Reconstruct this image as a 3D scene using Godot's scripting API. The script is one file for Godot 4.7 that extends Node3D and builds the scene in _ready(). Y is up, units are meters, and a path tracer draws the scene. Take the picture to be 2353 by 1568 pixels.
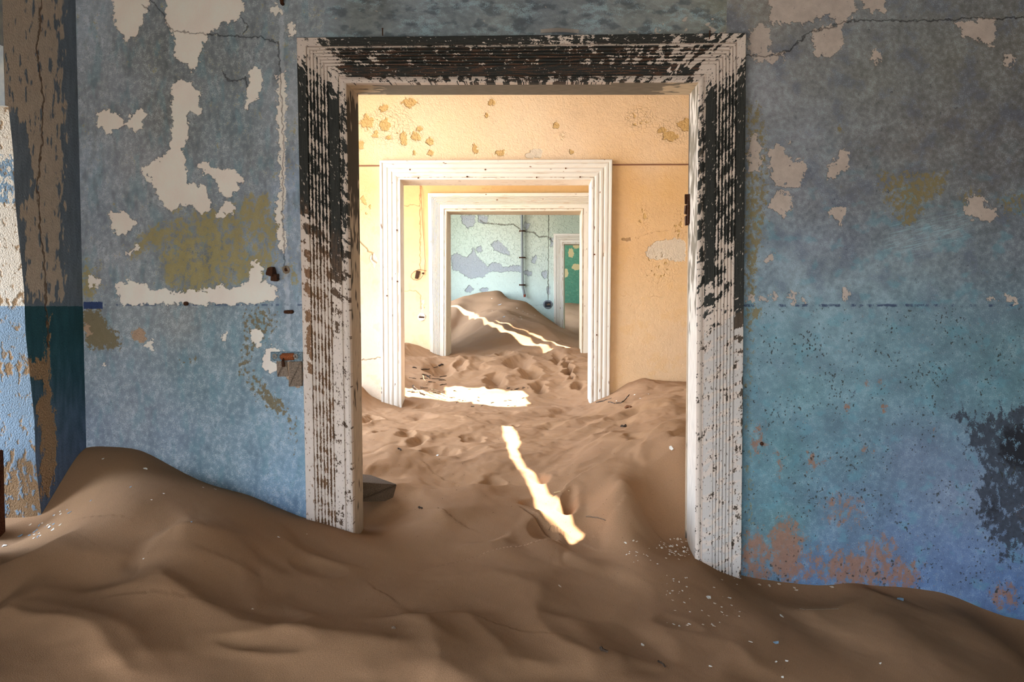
extends Node3D
# Abandoned rooms filled with desert sand: a blue room, and behind its doorway two yellow rooms, a mint room and a green one.
# y is up, metres; the camera stands at (0, 1.5, 0) and looks along -z.

const F := 2250.0            # focal length in pixels of the 2353 x 1568 frame
const EYE := Vector3(0, 1.5, 0)
const Z1 := -2.92            # face of the blue wall
const Z2 := -5.40            # face of the first yellow wall
const Z3 := -7.66            # face of the second yellow wall
const Z4 := -13.0            # face of the mint wall
const Z5 := -16.0            # face of the green wall
const XL := -1.395           # face of the left wall in the blue room
const CEIL := 3.2
const EXPOSURE := 1.65
const SUN_ENERGY := 7.0
var SUN := Vector3(0.22, 0.95, -0.22).normalized()   # towards the sun
var look := Basis.from_euler(Vector3(deg_to_rad(-3.155), deg_to_rad(1.88), 0))
var unlook := look.inverse()
var used := {}
var rng := RandomNumberGenerator.new()

func _ready():
	rng.seed = 77
	var cam := Camera3D.new()
	cam.name = "camera"
	cam.fov = rad_to_deg(2.0 * atan(784.0 / F))
	cam.near = 0.05
	cam.far = 300.0
	cam.transform = Transform3D(look, EYE)
	add_child(cam)
	cam.current = true
	var sky_mat := ProceduralSkyMaterial.new()
	sky_mat.sky_top_color = Color(0.66, 0.73, 0.82)
	sky_mat.sky_horizon_color = Color(0.93, 0.93, 0.92)
	sky_mat.ground_horizon_color = Color(0.78, 0.70, 0.60)
	sky_mat.ground_bottom_color = Color(0.62, 0.50, 0.40)
	sky_mat.sky_energy_multiplier = 3.0
	sky_mat.ground_energy_multiplier = 1.5
	var sky := Sky.new()
	sky.sky_material = sky_mat
	var env := Environment.new()
	env.background_mode = Environment.BG_SKY
	env.sky = sky
	env.ambient_light_source = Environment.AMBIENT_SOURCE_SKY
	env.tonemap_mode = Environment.TONE_MAPPER_LINEAR
	env.tonemap_exposure = EXPOSURE
	env.sdfgi_enabled = true
	env.ssao_enabled = true
	env.ssil_enabled = true
	var we := WorldEnvironment.new()
	we.name = "sky_and_air"
	we.environment = env
	add_child(we)
	var sun := DirectionalLight3D.new()
	sun.name = "sun"
	sun.light_color = Color(1.0, 0.96, 0.90)
	sun.light_energy = SUN_ENERGY
	sun.light_angular_distance = 0.4
	sun.shadow_enabled = true
	sun.sky_mode = DirectionalLight3D.SKY_MODE_LIGHT_ONLY
	add_child(sun)
	sun.look_at_from_position(SUN * 50.0, Vector3.ZERO, Vector3.RIGHT)

	make_noises()
	plan_sand()
	build_blue_room()
	build_yellow_room()
	build_second_yellow_room()
	build_mint_room()
	build_green_room()
	build_outside()
	build_door_1()
	build_door_2()
	build_door_3()
	build_door_4()
	build_sand()
	build_ceilings()
	build_wall_fittings()
	build_debris()

# ---------------------------------------------------------------- places
func ray(px: float, py: float) -> Vector3:
	return look * Vector3((px - 1176.5) / F, -(py - 784.0) / F, -1.0)

func at_z(px: float, py: float, z: float) -> Vector3:
	var r := ray(px, py)
	return EYE + r * ((z - EYE.z) / r.z)

func at_x(px: float, py: float, x: float) -> Vector3:
	var r := ray(px, py)
	return EYE + r * ((x - EYE.x) / r.x)

func to_px(p: Vector3) -> Vector2:
	var q := unlook * (p - EYE)
	return Vector2(1176.5 - F * q.x / q.z, 784.0 + F * q.y / q.z)

# ---------------------------------------------------------------- naming
func numbered(called: String) -> String:
	if not used.has(called):
		used[called] = 0
		return called
	used[called] += 1
	return "%s_%03d" % [called, used[called]]

func tag(o: Node, label := "", category := "", group := "", kind := "") -> void:
	if label: o.set_meta("label", label)
	if category: o.set_meta("category", category)
	if group: o.set_meta("group", group)
	if kind: o.set_meta("kind", kind)

func base(called: String, where := Vector3.ZERO) -> Node3D:
	var o := Node3D.new()
	o.name = numbered(called)
	add_child(o)
	o.position = where
	return o

func mesh_node(called: String, m: Mesh, mat: Material, parent: Node = null) -> MeshInstance3D:
	var o := MeshInstance3D.new()
	o.mesh = m
	if mat: o.material_override = mat
	o.cast_shadow = GeometryInstance3D.SHADOW_CASTING_SETTING_ON
	if parent == null:
		o.name = numbered(called)
		add_child(o)
	else:
		o.name = called
		parent.add_child(o, true)
	return o

# ---------------------------------------------------------------- shapes
func begin() -> SurfaceTool:
	var st := SurfaceTool.new()
	st.begin(Mesh.PRIMITIVE_TRIANGLES)
	st.set_smooth_group(-1)
	return st

# a, b, c, d counter-clockwise as seen from outside
func quad(st: SurfaceTool, a: Vector3, b: Vector3, c: Vector3, d: Vector3, ua := Vector2(0, 1), ub := Vector2(1, 1), uc := Vector2(1, 0), ud := Vector2(0, 0)) -> void:
	for k in [[a, ua], [c, uc], [b, ub], [a, ua], [d, ud], [c, uc]]:
		st.set_uv(k[1])
		st.add_vertex(k[0])

func tri(st: SurfaceTool, a: Vector3, b: Vector3, c: Vector3) -> void:
	for k in [a, c, b]:
		st.set_uv(Vector2(k.x, k.y))
		st.add_vertex(k)

func finish(st: SurfaceTool, m: ArrayMesh = null, mat: Material = null) -> ArrayMesh:
	st.generate_normals()
	if mat: st.set_material(mat)
	return st.commit(m) if m else st.commit()

func box(st: SurfaceTool, lo: Vector3, hi: Vector3) -> void:
	var p := func(i: int) -> Vector3: return Vector3(hi.x if i & 1 else lo.x, hi.y if i & 2 else lo.y, hi.z if i & 4 else lo.z)
	var k := []
	for i in 8: k.append(Vector3(hi.x if i & 1 else lo.x, hi.y if i & 2 else lo.y, hi.z if i & 4 else lo.z))
	quad(st, k[4], k[5], k[7], k[6])
	quad(st, k[1], k[0], k[2], k[3])
	quad(st, k[5], k[1], k[3], k[7])
	quad(st, k[0], k[4], k[6], k[2])
	quad(st, k[6], k[7], k[3], k[2])
	quad(st, k[0], k[1], k[5], k[4])

# eight corners: front bottom-left, bottom-right, top-right, top-left, then the same behind
func hexa(st: SurfaceTool, k: Array) -> void:
	quad(st, k[0], k[1], k[2], k[3])
	quad(st, k[5], k[4], k[7], k[6])
	quad(st, k[1], k[5], k[6], k[2])
	quad(st, k[4], k[0], k[3], k[7])
	quad(st, k[3], k[2], k[6], k[7])
	quad(st, k[4], k[5], k[1], k[0])

# a box with cut edges, centred, jittered a little so that it looks broken
func worn_block(size: Vector3, cut: float, jitter: float, seed_: int) -> ArrayMesh:
	var r := RandomNumberGenerator.new()
	r.seed = seed_
	var pts := PackedVector3Array()
	for sx in [-1, 1]:
		for sy in [-1, 1]:
			for sz in [-1, 1]:
				var c := Vector3(sx, sy, sz) * size * 0.5
				c += Vector3(r.randf_range(-1, 1), r.randf_range(-1, 1), r.randf_range(-1, 1)) * jitter
				pts.append(c - Vector3(sx * cut, 0, 0))
				pts.append(c - Vector3(0, sy * cut, 0))
				pts.append(c - Vector3(0, 0, sz * cut))
	return hull(pts)

# convex hull by brute force (few points)
func hull(pts: PackedVector3Array) -> ArrayMesh:
	var st := begin()
	var mid := Vector3.ZERO
	for p in pts: mid += p / pts.size()
	var n := pts.size()
	for i in n:
		for j in range(i + 1, n):
			for k in range(j + 1, n):
				var nn := (pts[j] - pts[i]).cross(pts[k] - pts[i])
				if nn.length() < 1e-12: continue
				nn = nn.normalized()
				var up := false
				var down := false
				for q in n:
					if q == i or q == j or q == k: continue
					var d := nn.dot(pts[q] - pts[i])
					if d > 1e-7: up = true
					elif d < -1e-7: down = true
					if up and down: break
				if up and down: continue
				if nn.dot(pts[i] - mid) > 0: tri(st, pts[i], pts[j], pts[k])
				else: tri(st, pts[i], pts[k], pts[j])
	return finish(st)

func tube(st: SurfaceTool, pts: Array, radii, sides := 8) -> void:
	var rings := []
	for i in pts.size():
		var t: Vector3 = (pts[mini(i + 1, pts.size() - 1)] - pts[maxi(i - 1, 0)]).normalized()
		var s := t.cross(Vector3(0.31, 0.17, 0.93)).normalized()
		var b := s.cross(t)
		var ring := []
		var r: float = radii[i] if radii is Array else radii
		for k in sides:
			var a := TAU * k / sides
			ring.append(pts[i] + (s * cos(a) + b * sin(a)) * r)
		rings.append(ring)
	for i in rings.size() - 1:
		for k in sides:
			var k2 := (k + 1) % sides
			quad(st, rings[i][k2], rings[i][k], rings[i + 1][k], rings[i + 1][k2])
	for k in range(1, sides - 1):
		tri(st, rings[0][0], rings[0][k], rings[0][k + 1])
		var e: Array = rings[-1]
		tri(st, e[0], e[k + 1], e[k])

# ---------------------------------------------------------------- painting surfaces
class Field:
	var x0: float
	var y0: float
	var s: float
	var w: int
	var h: int
	var d := PackedFloat32Array()
	func _init(ax: float, ay: float, bx: float, by: float, step: float):
		x0 = ax; y0 = ay; s = step
		w = int((bx - ax) / step) + 2
		h = int((by - ay) / step) + 2
		d.resize(w * h)
	func poly(a: Array, v := 1.0) -> void:
		var p := PackedVector2Array()
		var lo := Vector2(1e9, 1e9)
		var hi := -lo
		for i in range(0, a.size(), 2):
			var q := Vector2(a[i], a[i + 1])
			p.append(q)
			lo = lo.min(q)
			hi = hi.max(q)
		for j in range(maxi(0, int((lo.y - y0) / s)), mini(h, int((hi.y - y0) / s) + 2)):
			for i in range(maxi(0, int((lo.x - x0) / s)), mini(w, int((hi.x - x0) / s) + 2)):
				if Geometry2D.is_point_in_polygon(Vector2(x0 + i * s, y0 + j * s), p):
					d[j * w + i] = maxf(d[j * w + i], v)
	func spot(cx: float, cy: float, rx: float, ry: float, v := 1.0) -> void:
		for j in range(maxi(0, int((cy - ry - y0) / s)), mini(h, int((cy + ry - y0) / s) + 2)):
			for i in range(maxi(0, int((cx - rx - x0) / s)), mini(w, int((cx + rx - x0) / s) + 2)):
				var r := Vector2((x0 + i * s - cx) / rx, (y0 + j * s - cy) / ry).length_squared()
				if r < 1.0:
					d[j * w + i] = maxf(d[j * w + i], v * (1.0 - r) * (1.0 - r) * (1.0 + 2.0 * r))
	func line(a: Array, wide: float, v := 1.0) -> void:
		for n in range(0, a.size() - 2, 2):
			var p := Vector2(a[n], a[n + 1])
			var q := Vector2(a[n + 2], a[n + 3])
			for j in range(maxi(0, int((minf(p.y, q.y) - wide - y0) / s)), mini(h, int((maxf(p.y, q.y) + wide - y0) / s) + 2)):
				for i in range(maxi(0, int((minf(p.x, q.x) - wide - x0) / s)), mini(w, int((maxf(p.x, q.x) + wide - x0) / s) + 2)):
					var c := Vector2(x0 + i * s, y0 + j * s)
					var e := Geometry2D.get_closest_point_to_segment(c, p, q).distance_to(c)
					if e < wide:
						d[j * w + i] = maxf(d[j * w + i], v * (1.0 - e / wide))
	func blur(r: int, times := 2) -> void:
		for t in times:
			for dir in 2:
				var o := PackedFloat32Array()
				o.resize(d.size())
				for j in h:
					for i in w:
						var sum := 0.0
						for k in range(-r, r + 1):
							if dir == 0: sum += d[j * w + clampi(i + k, 0, w - 1)]
							else: sum += d[clampi(j + k, 0, h - 1) * w + i]
						o[j * w + i] = sum / (2 * r + 1)
				d = o
	func at(x: float, y: float) -> float:
		var u := clampf((x - x0) / s, 0.0, w - 1.001)
		var v := clampf((y - y0) / s, 0.0, h - 1.001)
		var i := int(u)
		var j := int(v)
		u -= i
		v -= j
		var k := j * w + i
		return (d[k] * (1.0 - u) + d[k + 1] * u) * (1.0 - v) + (d[k + w] * (1.0 - u) + d[k + w + 1] * u) * v

# smooth colours between points [x, y, r, g, b] (sRGB 0..255), kept linear
class Tints:
	var x0: float
	var y0: float
	var w: int
	var h: int
	var d := PackedColorArray()
	func _init(ax: float, ay: float, bx: float, by: float, points: Array):
		x0 = ax; y0 = ay
		w = int((bx - ax) / 20.0) + 2
		h = int((by - ay) / 20.0) + 2
		for j in h:
			for i in w:
				var sum := Color(0, 0, 0, 0)
				for p in points:
					var wt: float = 1.0 / pow(Vector2(ax + i * 20.0 - p[0], ay + j * 20.0 - p[1]).length_squared() + 900.0, 1.3)
					sum += Color8(p[2], p[3], p[4]).srgb_to_linear() * wt
				d.append(sum / sum.a)
	func at(x: float, y: float) -> Color:
		var u := clampf((x - x0) / 20.0, 0.0, w - 1.001)
		var v := clampf((y - y0) / 20.0, 0.0, h - 1.001)
		var k := int(v) * w + int(u)
		u -= int(u)
		v -= int(v)
		return d[k].lerp(d[k + 1], u).lerp(d[k + w].lerp(d[k + w + 1], u), v)

var nA := FastNoiseLite.new()   # features about 1 unit wide
var nB := FastNoiseLite.new()
var nC := FastNoiseLite.new()
var nD := FastNoiseLite.new()
var nCell := FastNoiseLite.new()
var nFine := FastNoiseLite.new()

# paints and stains, linear
var tone_196_158_116 := lin(196, 158, 116)
var tone_104_94_70 := lin(104, 94, 70)
var tone_110_96_80 := lin(110, 96, 80)
var tone_112_103_72 := lin(112, 103, 72)
var tone_112_108_94 := lin(112, 108, 94)
var tone_112_134_152 := lin(112, 134, 152)
var tone_120_140_158 := lin(120, 140, 158)
var tone_120_76_46 := lin(120, 76, 46)
var tone_132_102_78 := lin(132, 102, 78)
var tone_122_92_76 := lin(122, 92, 76)
var tone_128_104_78 := lin(128, 104, 78)
var tone_128_120_106 := lin(128, 120, 106)
var tone_132_124_110 := lin(132, 124, 110)
var tone_132_158_168 := lin(132, 158, 168)
var tone_132_164_176 := lin(132, 164, 176)
var tone_134_124_84 := lin(134, 124, 84)
var tone_138_112_84 := lin(138, 112, 84)
var tone_138_156_166 := lin(138, 156, 166)
var tone_150_112_74 := lin(150, 112, 74)
var tone_150_128_108 := lin(150, 128, 108)
var tone_150_138_124 := lin(150, 138, 124)
var tone_160_150_140 := lin(160, 150, 140)
var tone_160_150_142 := lin(160, 150, 142)
var tone_165_172_175 := lin(165, 172, 175)
var tone_168_122_82 := lin(168, 122, 82)
var tone_168_176_184 := lin(168, 176, 184)
var tone_176_158_118 := lin(176, 158, 118)
var tone_178_184_190 := lin(178, 184, 190)
var tone_178_182_184 := lin(178, 182, 184)
var tone_188_170_148 := lin(188, 170, 148)
var tone_190_150_104 := lin(190, 150, 104)
var tone_196_186_172 := lin(196, 186, 172)
var tone_202_194_186 := lin(202, 194, 186)
var tone_206_188_160 := lin(206, 188, 160)
var tone_212_199_188 := lin(212, 199, 188)
var tone_212_204_194 := lin(212, 204, 194)
var tone_214_172_108 := lin(214, 172, 108)
var tone_226_178_112 := lin(226, 178, 112)
var tone_228_210_186 := lin(228, 210, 186)
var tone_240_222_192 := lin(240, 222, 192)
var tone_246_238_226 := lin(246, 238, 226)
var tone_30_30_34 := lin(30, 30, 34)
var tone_34_66_74 := lin(34, 66, 74)
var tone_44_58_92 := lin(44, 58, 92)
var tone_48_60_84 := lin(48, 60, 84)
var tone_50_52_48 := lin(50, 52, 48)
var tone_52_54_52 := lin(52, 54, 52)
var tone_52_57_66 := lin(52, 57, 66)
var tone_58_72_98 := lin(58, 72, 98)
var tone_62_70_78 := lin(62, 70, 78)
var tone_74_116_94 := lin(74, 116, 94)
var tone_66_58_48 := lin(66, 58, 48)
var tone_70_52_38 := lin(70, 52, 38)
var tone_70_78_98 := lin(70, 78, 98)
var tone_70_84_104 := lin(70, 84, 104)
var tone_78_84_86 := lin(78, 84, 86)
var tone_84_130_146 := lin(84, 130, 146)
var tone_88_98_108 := lin(88, 98, 108)
var tone_92_128_140 := lin(92, 128, 140)
var tone_96_80_66 := lin(96, 80, 66)
var tone_98_66_48 := lin(98, 66, 48)

func make_noises() -> void:
	var s := 11
	for n in [nA, nB, nC, nD, nFine]:
		n.noise_type = FastNoiseLite.TYPE_SIMPLEX_SMOOTH
		n.frequency = 0.5
		n.seed = s
		n.fractal_octaves = 3
		s += 7
	nFine.fractal_octaves = 1
	nA.fractal_octaves = 4
	nCell.noise_type = FastNoiseLite.TYPE_CELLULAR
	nCell.frequency = 0.5
	nCell.fractal_type = FastNoiseLite.FRACTAL_NONE
	nCell.cellular_return_type = FastNoiseLite.RETURN_DISTANCE2_SUB
	nCell.seed = 5

func lin(r: int, g: int, b: int) -> Color:
	return Color8(r, g, b).srgb_to_linear()

# runs work(0), work(1) ... on four threads
func share_out(work: Callable, n: int) -> void:
	var threads := []
	for k in 4:
		var t := Thread.new()
		t.start(share.bind(work, k, n))
		threads.append(t)
	for t in threads: t.wait_to_finish()

func share(work: Callable, k: int, n: int) -> void:
	for j in range(k, n, 4): (work as Callable).call(j)

# Computes colour and relief of a flat rectangle: `at` its lower left corner, `eu` to the right, `ev` up.
# shade(x, y) gets the place in the units of the photograph's plan and gives a linear colour with the height in its alpha.
func painted(w: int, h: int, o: Vector3, eu: Vector3, ev: Vector3, shade: Callable, gain: float, relief_cm: float, rough := 0.92) -> StandardMaterial3D:
	var q0 := unlook * (o - EYE)
	var qu := unlook * eu
	var qv := unlook * ev
	var f := func(u: float, v: float) -> Color:
		var q := q0 + qu * u + qv * v
		return (shade as Callable).call(1176.5 - F * q.x / q.z, 784.0 + F * q.y / q.z)
	return painted_uv(w, h, f, gain, relief_cm, rough)

func painted_uv(w: int, h: int, shade: Callable, gain: float, relief_cm: float, rough := 0.92) -> StandardMaterial3D:
	var rows := []
	rows.resize(h)
	var reliefs := []
	reliefs.resize(h)
	var lut := PackedByteArray()
	lut.resize(4097)
	for i in 4097: lut[i] = int(clampf(Color(i / 4096.0, 0, 0).linear_to_srgb().r * 255.0 + 0.5, 0, 255))
	var work := func(j: int) -> void:
		var b := PackedByteArray()
		b.resize(w * 3)
		var e := PackedByteArray()
		e.resize(w)
		for i in w:
			var c: Color = shade.call((i + 0.5) / w, 1.0 - (j + 0.5) / h)
			b[i * 3] = lut[int(clampf(c.r * gain, 0.0, 0.9) * 4096.0)]
			b[i * 3 + 1] = lut[int(clampf(c.g * gain, 0.0, 0.9) * 4096.0)]
			b[i * 3 + 2] = lut[int(clampf(c.b * gain, 0.0, 0.9) * 4096.0)]
			e[i] = int(clampf(c.a, 0.0, 1.0) * 255.0)
		rows[j] = b
		reliefs[j] = e
	share_out(work, h)
	var all := PackedByteArray()
	var up := PackedByteArray()
	for j in h:
		all.append_array(rows[j])
		up.append_array(reliefs[j])
	var m := StandardMaterial3D.new()
	m.albedo_texture = ImageTexture.create_from_image(Image.create_from_data(w, h, false, Image.FORMAT_RGB8, all))
	m.texture_repeat = false
	m.roughness = rough
	m.metallic_specular = 0.3
	if relief_cm > 0:
		m.heightmap_enabled = true
		m.heightmap_texture = ImageTexture.create_from_image(Image.create_from_data(w, h, false, Image.FORMAT_L8, up))
		m.heightmap_scale = relief_cm
	return m

func plain(c: Color, rough := 0.9, metal := 0.0) -> StandardMaterial3D:
	var m := StandardMaterial3D.new()
	m.albedo_color = c
	m.roughness = rough
	m.metallic = metal
	m.metallic_specular = 0.3
	return m

# a small all-round material with grain
func grainy(c: Color, d: Color, size: float, relief: float, seed_ := 3, rough := 0.92) -> StandardMaterial3D:
	var m := StandardMaterial3D.new()
	var n := FastNoiseLite.new()
	n.seed = seed_
	n.frequency = 0.03
	n.fractal_octaves = 5
	n.fractal_gain = 0.7
	var g := Gradient.new()
	g.set_color(0, c)
	g.set_color(1, d)
	g.set_offset(0, 0.3)
	g.set_offset(1, 0.7)
	var t := NoiseTexture2D.new()
	t.noise = n
	t.width = 256
	t.height = 256
	t.seamless = true
	t.color_ramp = g
	m.albedo_texture = t
	m.uv1_triplanar = true
	m.uv1_world_triplanar = true
	m.uv1_scale = Vector3.ONE / size
	m.roughness = rough
	m.metallic_specular = 0.3
	if relief > 0:
		var t2 := NoiseTexture2D.new()
		t2.noise = n
		t2.width = 256
		t2.height = 256
		t2.seamless = true
		m.heightmap_enabled = true
		m.heightmap_texture = t2
		m.heightmap_scale = relief
	return m

# ---------------------------------------------------------------- walls
# one rectangle of a wall facing +z with depth behind it
func wall_piece(m: ArrayMesh, x0: float, x1: float, y0: float, y1: float, z: float, depth: float, mat: Material) -> void:
	var st := begin()
	box(st, Vector3(x0, y0, z - depth), Vector3(x1, y1, z))
	finish(st, m, mat)

func wall_box(m: ArrayMesh, lo: Vector3, hi: Vector3, mat: Material) -> void:
	var st := begin()
	box(st, lo, hi)
	finish(st, m, mat)

func wall(called: String, m: ArrayMesh, label: String) -> MeshInstance3D:
	var o := mesh_node(called, m, null)
	tag(o, label, "wall", "", "structure")
	return o

var old_plaster: StandardMaterial3D
var roof_mat: StandardMaterial3D

func build_blue_room() -> void:
	old_plaster = grainy(Color(0.55, 0.58, 0.60), Color(0.66, 0.66, 0.64), 0.7, 0.15)
	roof_mat = grainy(Color(0.42, 0.36, 0.30), Color(0.50, 0.45, 0.38), 0.9, 0.15)
	# ---- left of the doorway
	var tint := Tints.new(100, -150, 740, 1260, [
		[190, 60, 132, 148, 165], [200, 400, 128, 146, 166], [270, 200, 124, 135, 148], [350, 130, 104, 112, 116], [380, 260, 108, 112, 112], [320, 380, 126, 132, 140],
		[520, 140, 104, 114, 120], [540, 280, 104, 122, 132], [600, 380, 112, 122, 130], [450, 600, 108, 114, 112], [250, 600, 128, 138, 150], [230, 480, 122, 138, 156],
		[670, 40, 118, 130, 138], [672, 250, 140, 150, 160], [680, 430, 128, 150, 178], [672, 640, 122, 142, 165], [300, 730, 122, 134, 142], [420, 740, 120, 126, 128],
		[500, 800, 104, 132, 145], [560, 760, 104, 134, 150], [250, 850, 116, 134, 150], [320, 950, 118, 132, 148], [400, 1000, 108, 130, 152], [520, 900, 100, 130, 146],
		[450, 880, 96, 126, 140], [600, 1000, 104, 136, 156], [500, 1080, 100, 132, 150], [660, 1100, 104, 144, 172], [680, 960, 112, 146, 170], [210, 980, 112, 130, 152], [640, 1180, 84, 120, 158]])
	var white := Field.new(130, -40, 720, 900, 3.0)
	for p in [
		[258, -40, 345, -40, 342, 20, 328, 35, 327, 55, 312, 80, 295, 97, 280, 78, 266, 62, 262, 35],
		[383, -40, 560, -40, 557, 30, 540, 47, 510, 57, 480, 78, 470, 88, 464, 112, 461, 140, 440, 167, 424, 140, 404, 132, 399, 115, 406, 95, 390, 70, 380, 55],
		[398, 190, 437, 186, 447, 203, 462, 215, 452, 245, 472, 255, 462, 267, 436, 252, 429, 275, 434, 310, 427, 337, 400, 347, 388, 330, 396, 300, 400, 285, 393, 250],
		[350, 365, 374, 368, 385, 342, 422, 346, 432, 400, 434, 425, 472, 428, 487, 470, 472, 492, 450, 482, 420, 470, 395, 487, 368, 465, 348, 420, 328, 395],
		[448, 383, 465, 370, 500, 390, 522, 383, 550, 408, 547, 442, 520, 459, 503, 440, 498, 410, 470, 397], [518, 463, 539, 468, 537, 492, 515, 497, 495, 509, 503, 483],
		[220, 265, 240, 250, 258, 260, 262, 248, 274, 265, 287, 286, 318, 246, 340, 262, 326, 287, 310, 302, 290, 287, 270, 297, 245, 307, 228, 290],
		[253, 488, 290, 485, 302, 505, 317, 510, 302, 532, 275, 540, 256, 525], [573, 160, 602, 156, 605, 180, 602, 200, 592, 215, 600, 225, 577, 237, 560, 257, 563, 235, 570, 205],
		[266, 650, 300, 648, 330, 653, 345, 670, 380, 666, 400, 672, 440, 666, 470, 670, 500, 656, 540, 663, 570, 648, 573, 618, 586, 598, 603, 615, 597, 640, 612, 650, 634, 658, 636, 691, 560, 699, 420, 699, 276, 701],
		[205, 636, 227, 638, 232, 655, 215, 662, 202, 650], [640, 168, 655, 165, 655, 430, 649, 520, 656, 560, 650, 592, 640, 540, 632, 490, 645, 430, 640, 300],
		[596, 825, 616, 798, 629, 794, 636, 804, 649, 804, 649, 813, 624, 816, 624, 828, 634, 832, 634, 846, 640, 852, 618, 857, 605, 846, 603, 834], [580, 755, 600, 763, 604, 790, 592, 802, 580, 780],
		[333, 788, 357, 783, 345, 812], [234, 830, 248, 833, 240, 848], [512, 762, 524, 770, 518, 788, 506, 775], [604, 980, 611, 985, 606, 996], [302, 575, 328, 552, 318, 570, 305, 582, 303, 598, 296, 590],
		[290, 572, 300, 580, 296, 592, 286, 580], [545, 405, 560, 410, 555, 425], [618, 15, 640, 8, 650, 30, 628, 40], [660, 55, 680, 60, 676, 90, 660, 80]]:
		white.poly(p)
	white.blur(1, 2)
	var olive := Field.new(130, -40, 720, 900, 5.0)
	for p in [[345, 520, 400, 492, 470, 485, 590, 442, 622, 440, 642, 520, 642, 600, 604, 652, 540, 662, 470, 672, 400, 668, 376, 640, 368, 600, 395, 560, 330, 572, 300, 600, 296, 560],
		[193, 565, 205, 590, 217, 620, 234, 645, 234, 690, 195, 693, 182, 660, 193, 620]]: olive.poly(p, 0.74)
	olive.poly([655, 60, 668, 60, 672, 470, 660, 500], 0.5)
	olive.poly([655, 560, 690, 570, 690, 650, 660, 655], 0.5)
	olive.blur(2, 2)
	var mould := Field.new(130, 690, 720, 1160, 5.0)
	mould.poly([183, 706, 237, 712, 242, 745, 272, 768, 282, 790, 277, 804, 225, 802, 210, 812, 193, 780, 188, 750], 0.95)
	for p in [[555, 705, 640, 705, 640, 760, 600, 800, 560, 870, 536, 860, 552, 780], [536, 850, 590, 850, 660, 930, 690, 965, 688, 1010, 672, 990, 610, 935, 570, 905], [655, 980, 690, 985, 684, 1110, 670, 1120, 668, 1040]]: mould.poly(p, 0.50)
	mould.poly([596, 895, 628, 915, 650, 945, 636, 950, 606, 925], 0.9)
	mould.spot(435, 830, 45, 25, 0.5)
	mould.blur(2, 2)
	var scar := Field.new(130, -40, 720, 900, 3.0)     # bare rough plaster
	scar.poly([302, 763, 318, 753, 337, 765, 334, 782, 318, 790, 303, 781])
	scar.poly([640, 828, 698, 828, 698, 890, 668, 886, 655, 862, 640, 846])
	scar.poly([192, 745, 205, 748, 210, 768, 196, 780])
	scar.blur(1, 1)
	var crack := Field.new(130, -40, 720, 900, 2.0)
	for a in [[345, 0, 375, 30, 383, 52, 392, 68, 440, 75, 500, 80, 560, 85, 600, 84, 640, 98], [512, 165, 520, 182, 545, 186, 565, 178, 568, 205], [555, 40, 570, 60, 560, 80], [640, 100, 645, 200, 652, 330, 648, 480, 655, 620], [325, 10, 345, 25]]: crack.line(a, 3.2)
	var chase := Field.new(130, -40, 720, 900, 3.0)
	chase.line([646, -40, 650, 300, 656, 560, 664, 800], 11.0)
	var left := func(x: float, y: float) -> Color:
		var wob := nB.get_noise_2d(x * 0.09, y * 0.09)
		var wx := x + 10.0 * wob + 4.0 * nC.get_noise_2d(x * 0.35, y * 0.35)
		var wy := y + 10.0 * nB.get_noise_2d(y * 0.09 + 50.0, x * 0.09) + 4.0 * nC.get_noise_2d(y * 0.35, x * 0.35 + 70.0)
		var c: Color = tint.at(wx, wy)
		c = c.lerp(Color(c.get_luminance(), c.get_luminance(), c.get_luminance()), 0.30)
		var big := nA.get_noise_2d(x * 0.03, y * 0.018)
		var mid := nD.get_noise_2d(x * 0.13, y * 0.10)
		var fine := nC.get_noise_2d(x * 0.7, y * 0.7)
		var grain := nFine.get_noise_2d(x * 1.6, y * 1.6)
		var hgt := 0.62 + 0.05 * grain + 0.08 * fine
		c = c * (1.0 + 0.26 * big + 0.20 * mid + 0.20 * fine + 0.10 * grain)
		c = c.lerp(tone_165_172_175, 0.55 * smoothstep(0.10, 0.40, fine * 0.75 + mid * 0.6 + big * 0.25))      # rubbed pale
		c = c.lerp(tone_92_128_140, 0.32 * smoothstep(0.10, 0.45, nA.get_noise_2d(x * 0.05 + 200.0, y * 0.017)))  # blue-green runs
		c = c.lerp(tone_78_84_86, 0.35 * smoothstep(0.15, 0.5, nA.get_noise_2d(x * 0.06 - 90.0, y * 0.022 + 33.0) + 0.3 * fine) * (1.0 - smoothstep(640.0, 760.0, y)))
		var o: float = olive.at(wx, wy) + 0.62 * mid + 0.50 * fine + 0.5 * nA.get_noise_2d(x * 0.045 + 60.0, y * 0.02) - 0.08
		var oa := smoothstep(0.44, 0.60, o) * (1.0 - smoothstep(696.0, 702.0, y))
		c = c.lerp(tone_134_124_84 * (1.0 + 0.12 * fine + 0.1 * big), 0.88 * oa)
		hgt -= 0.10 * oa
		var mo: float = mould.at(wx, wy) + 0.40 * nC.get_noise_2d(x * 0.16, y * 0.13) + 0.16 * fine
		var ma := smoothstep(0.50, 0.56, mo) * smoothstep(698.0, 704.0, y)
		c = c.lerp(tone_104_94_70 * (1.0 + 0.15 * fine), 0.92 * ma)
		hgt -= 0.16 * ma
		# the upper edge of the dado
		c = c.lerp(tone_58_72_98, 0.75 * smoothstep(3.5, 1.0, absf(y - 701.0)) * smoothstep(0.0, 0.25, nC.get_noise_2d(x * 0.12, 3.0) + 0.1))
		if absf(x - 214.0) < 22.0 and absf(y - 702.0) < 8.0 + 2.0 * fine: c = tone_44_58_92
		var w: float = white.at(wx, wy)
		var wa := smoothstep(0.42, 0.50, w)
		var rim := smoothstep(0.20, 0.42, w) * (1.0 - wa)
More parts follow.
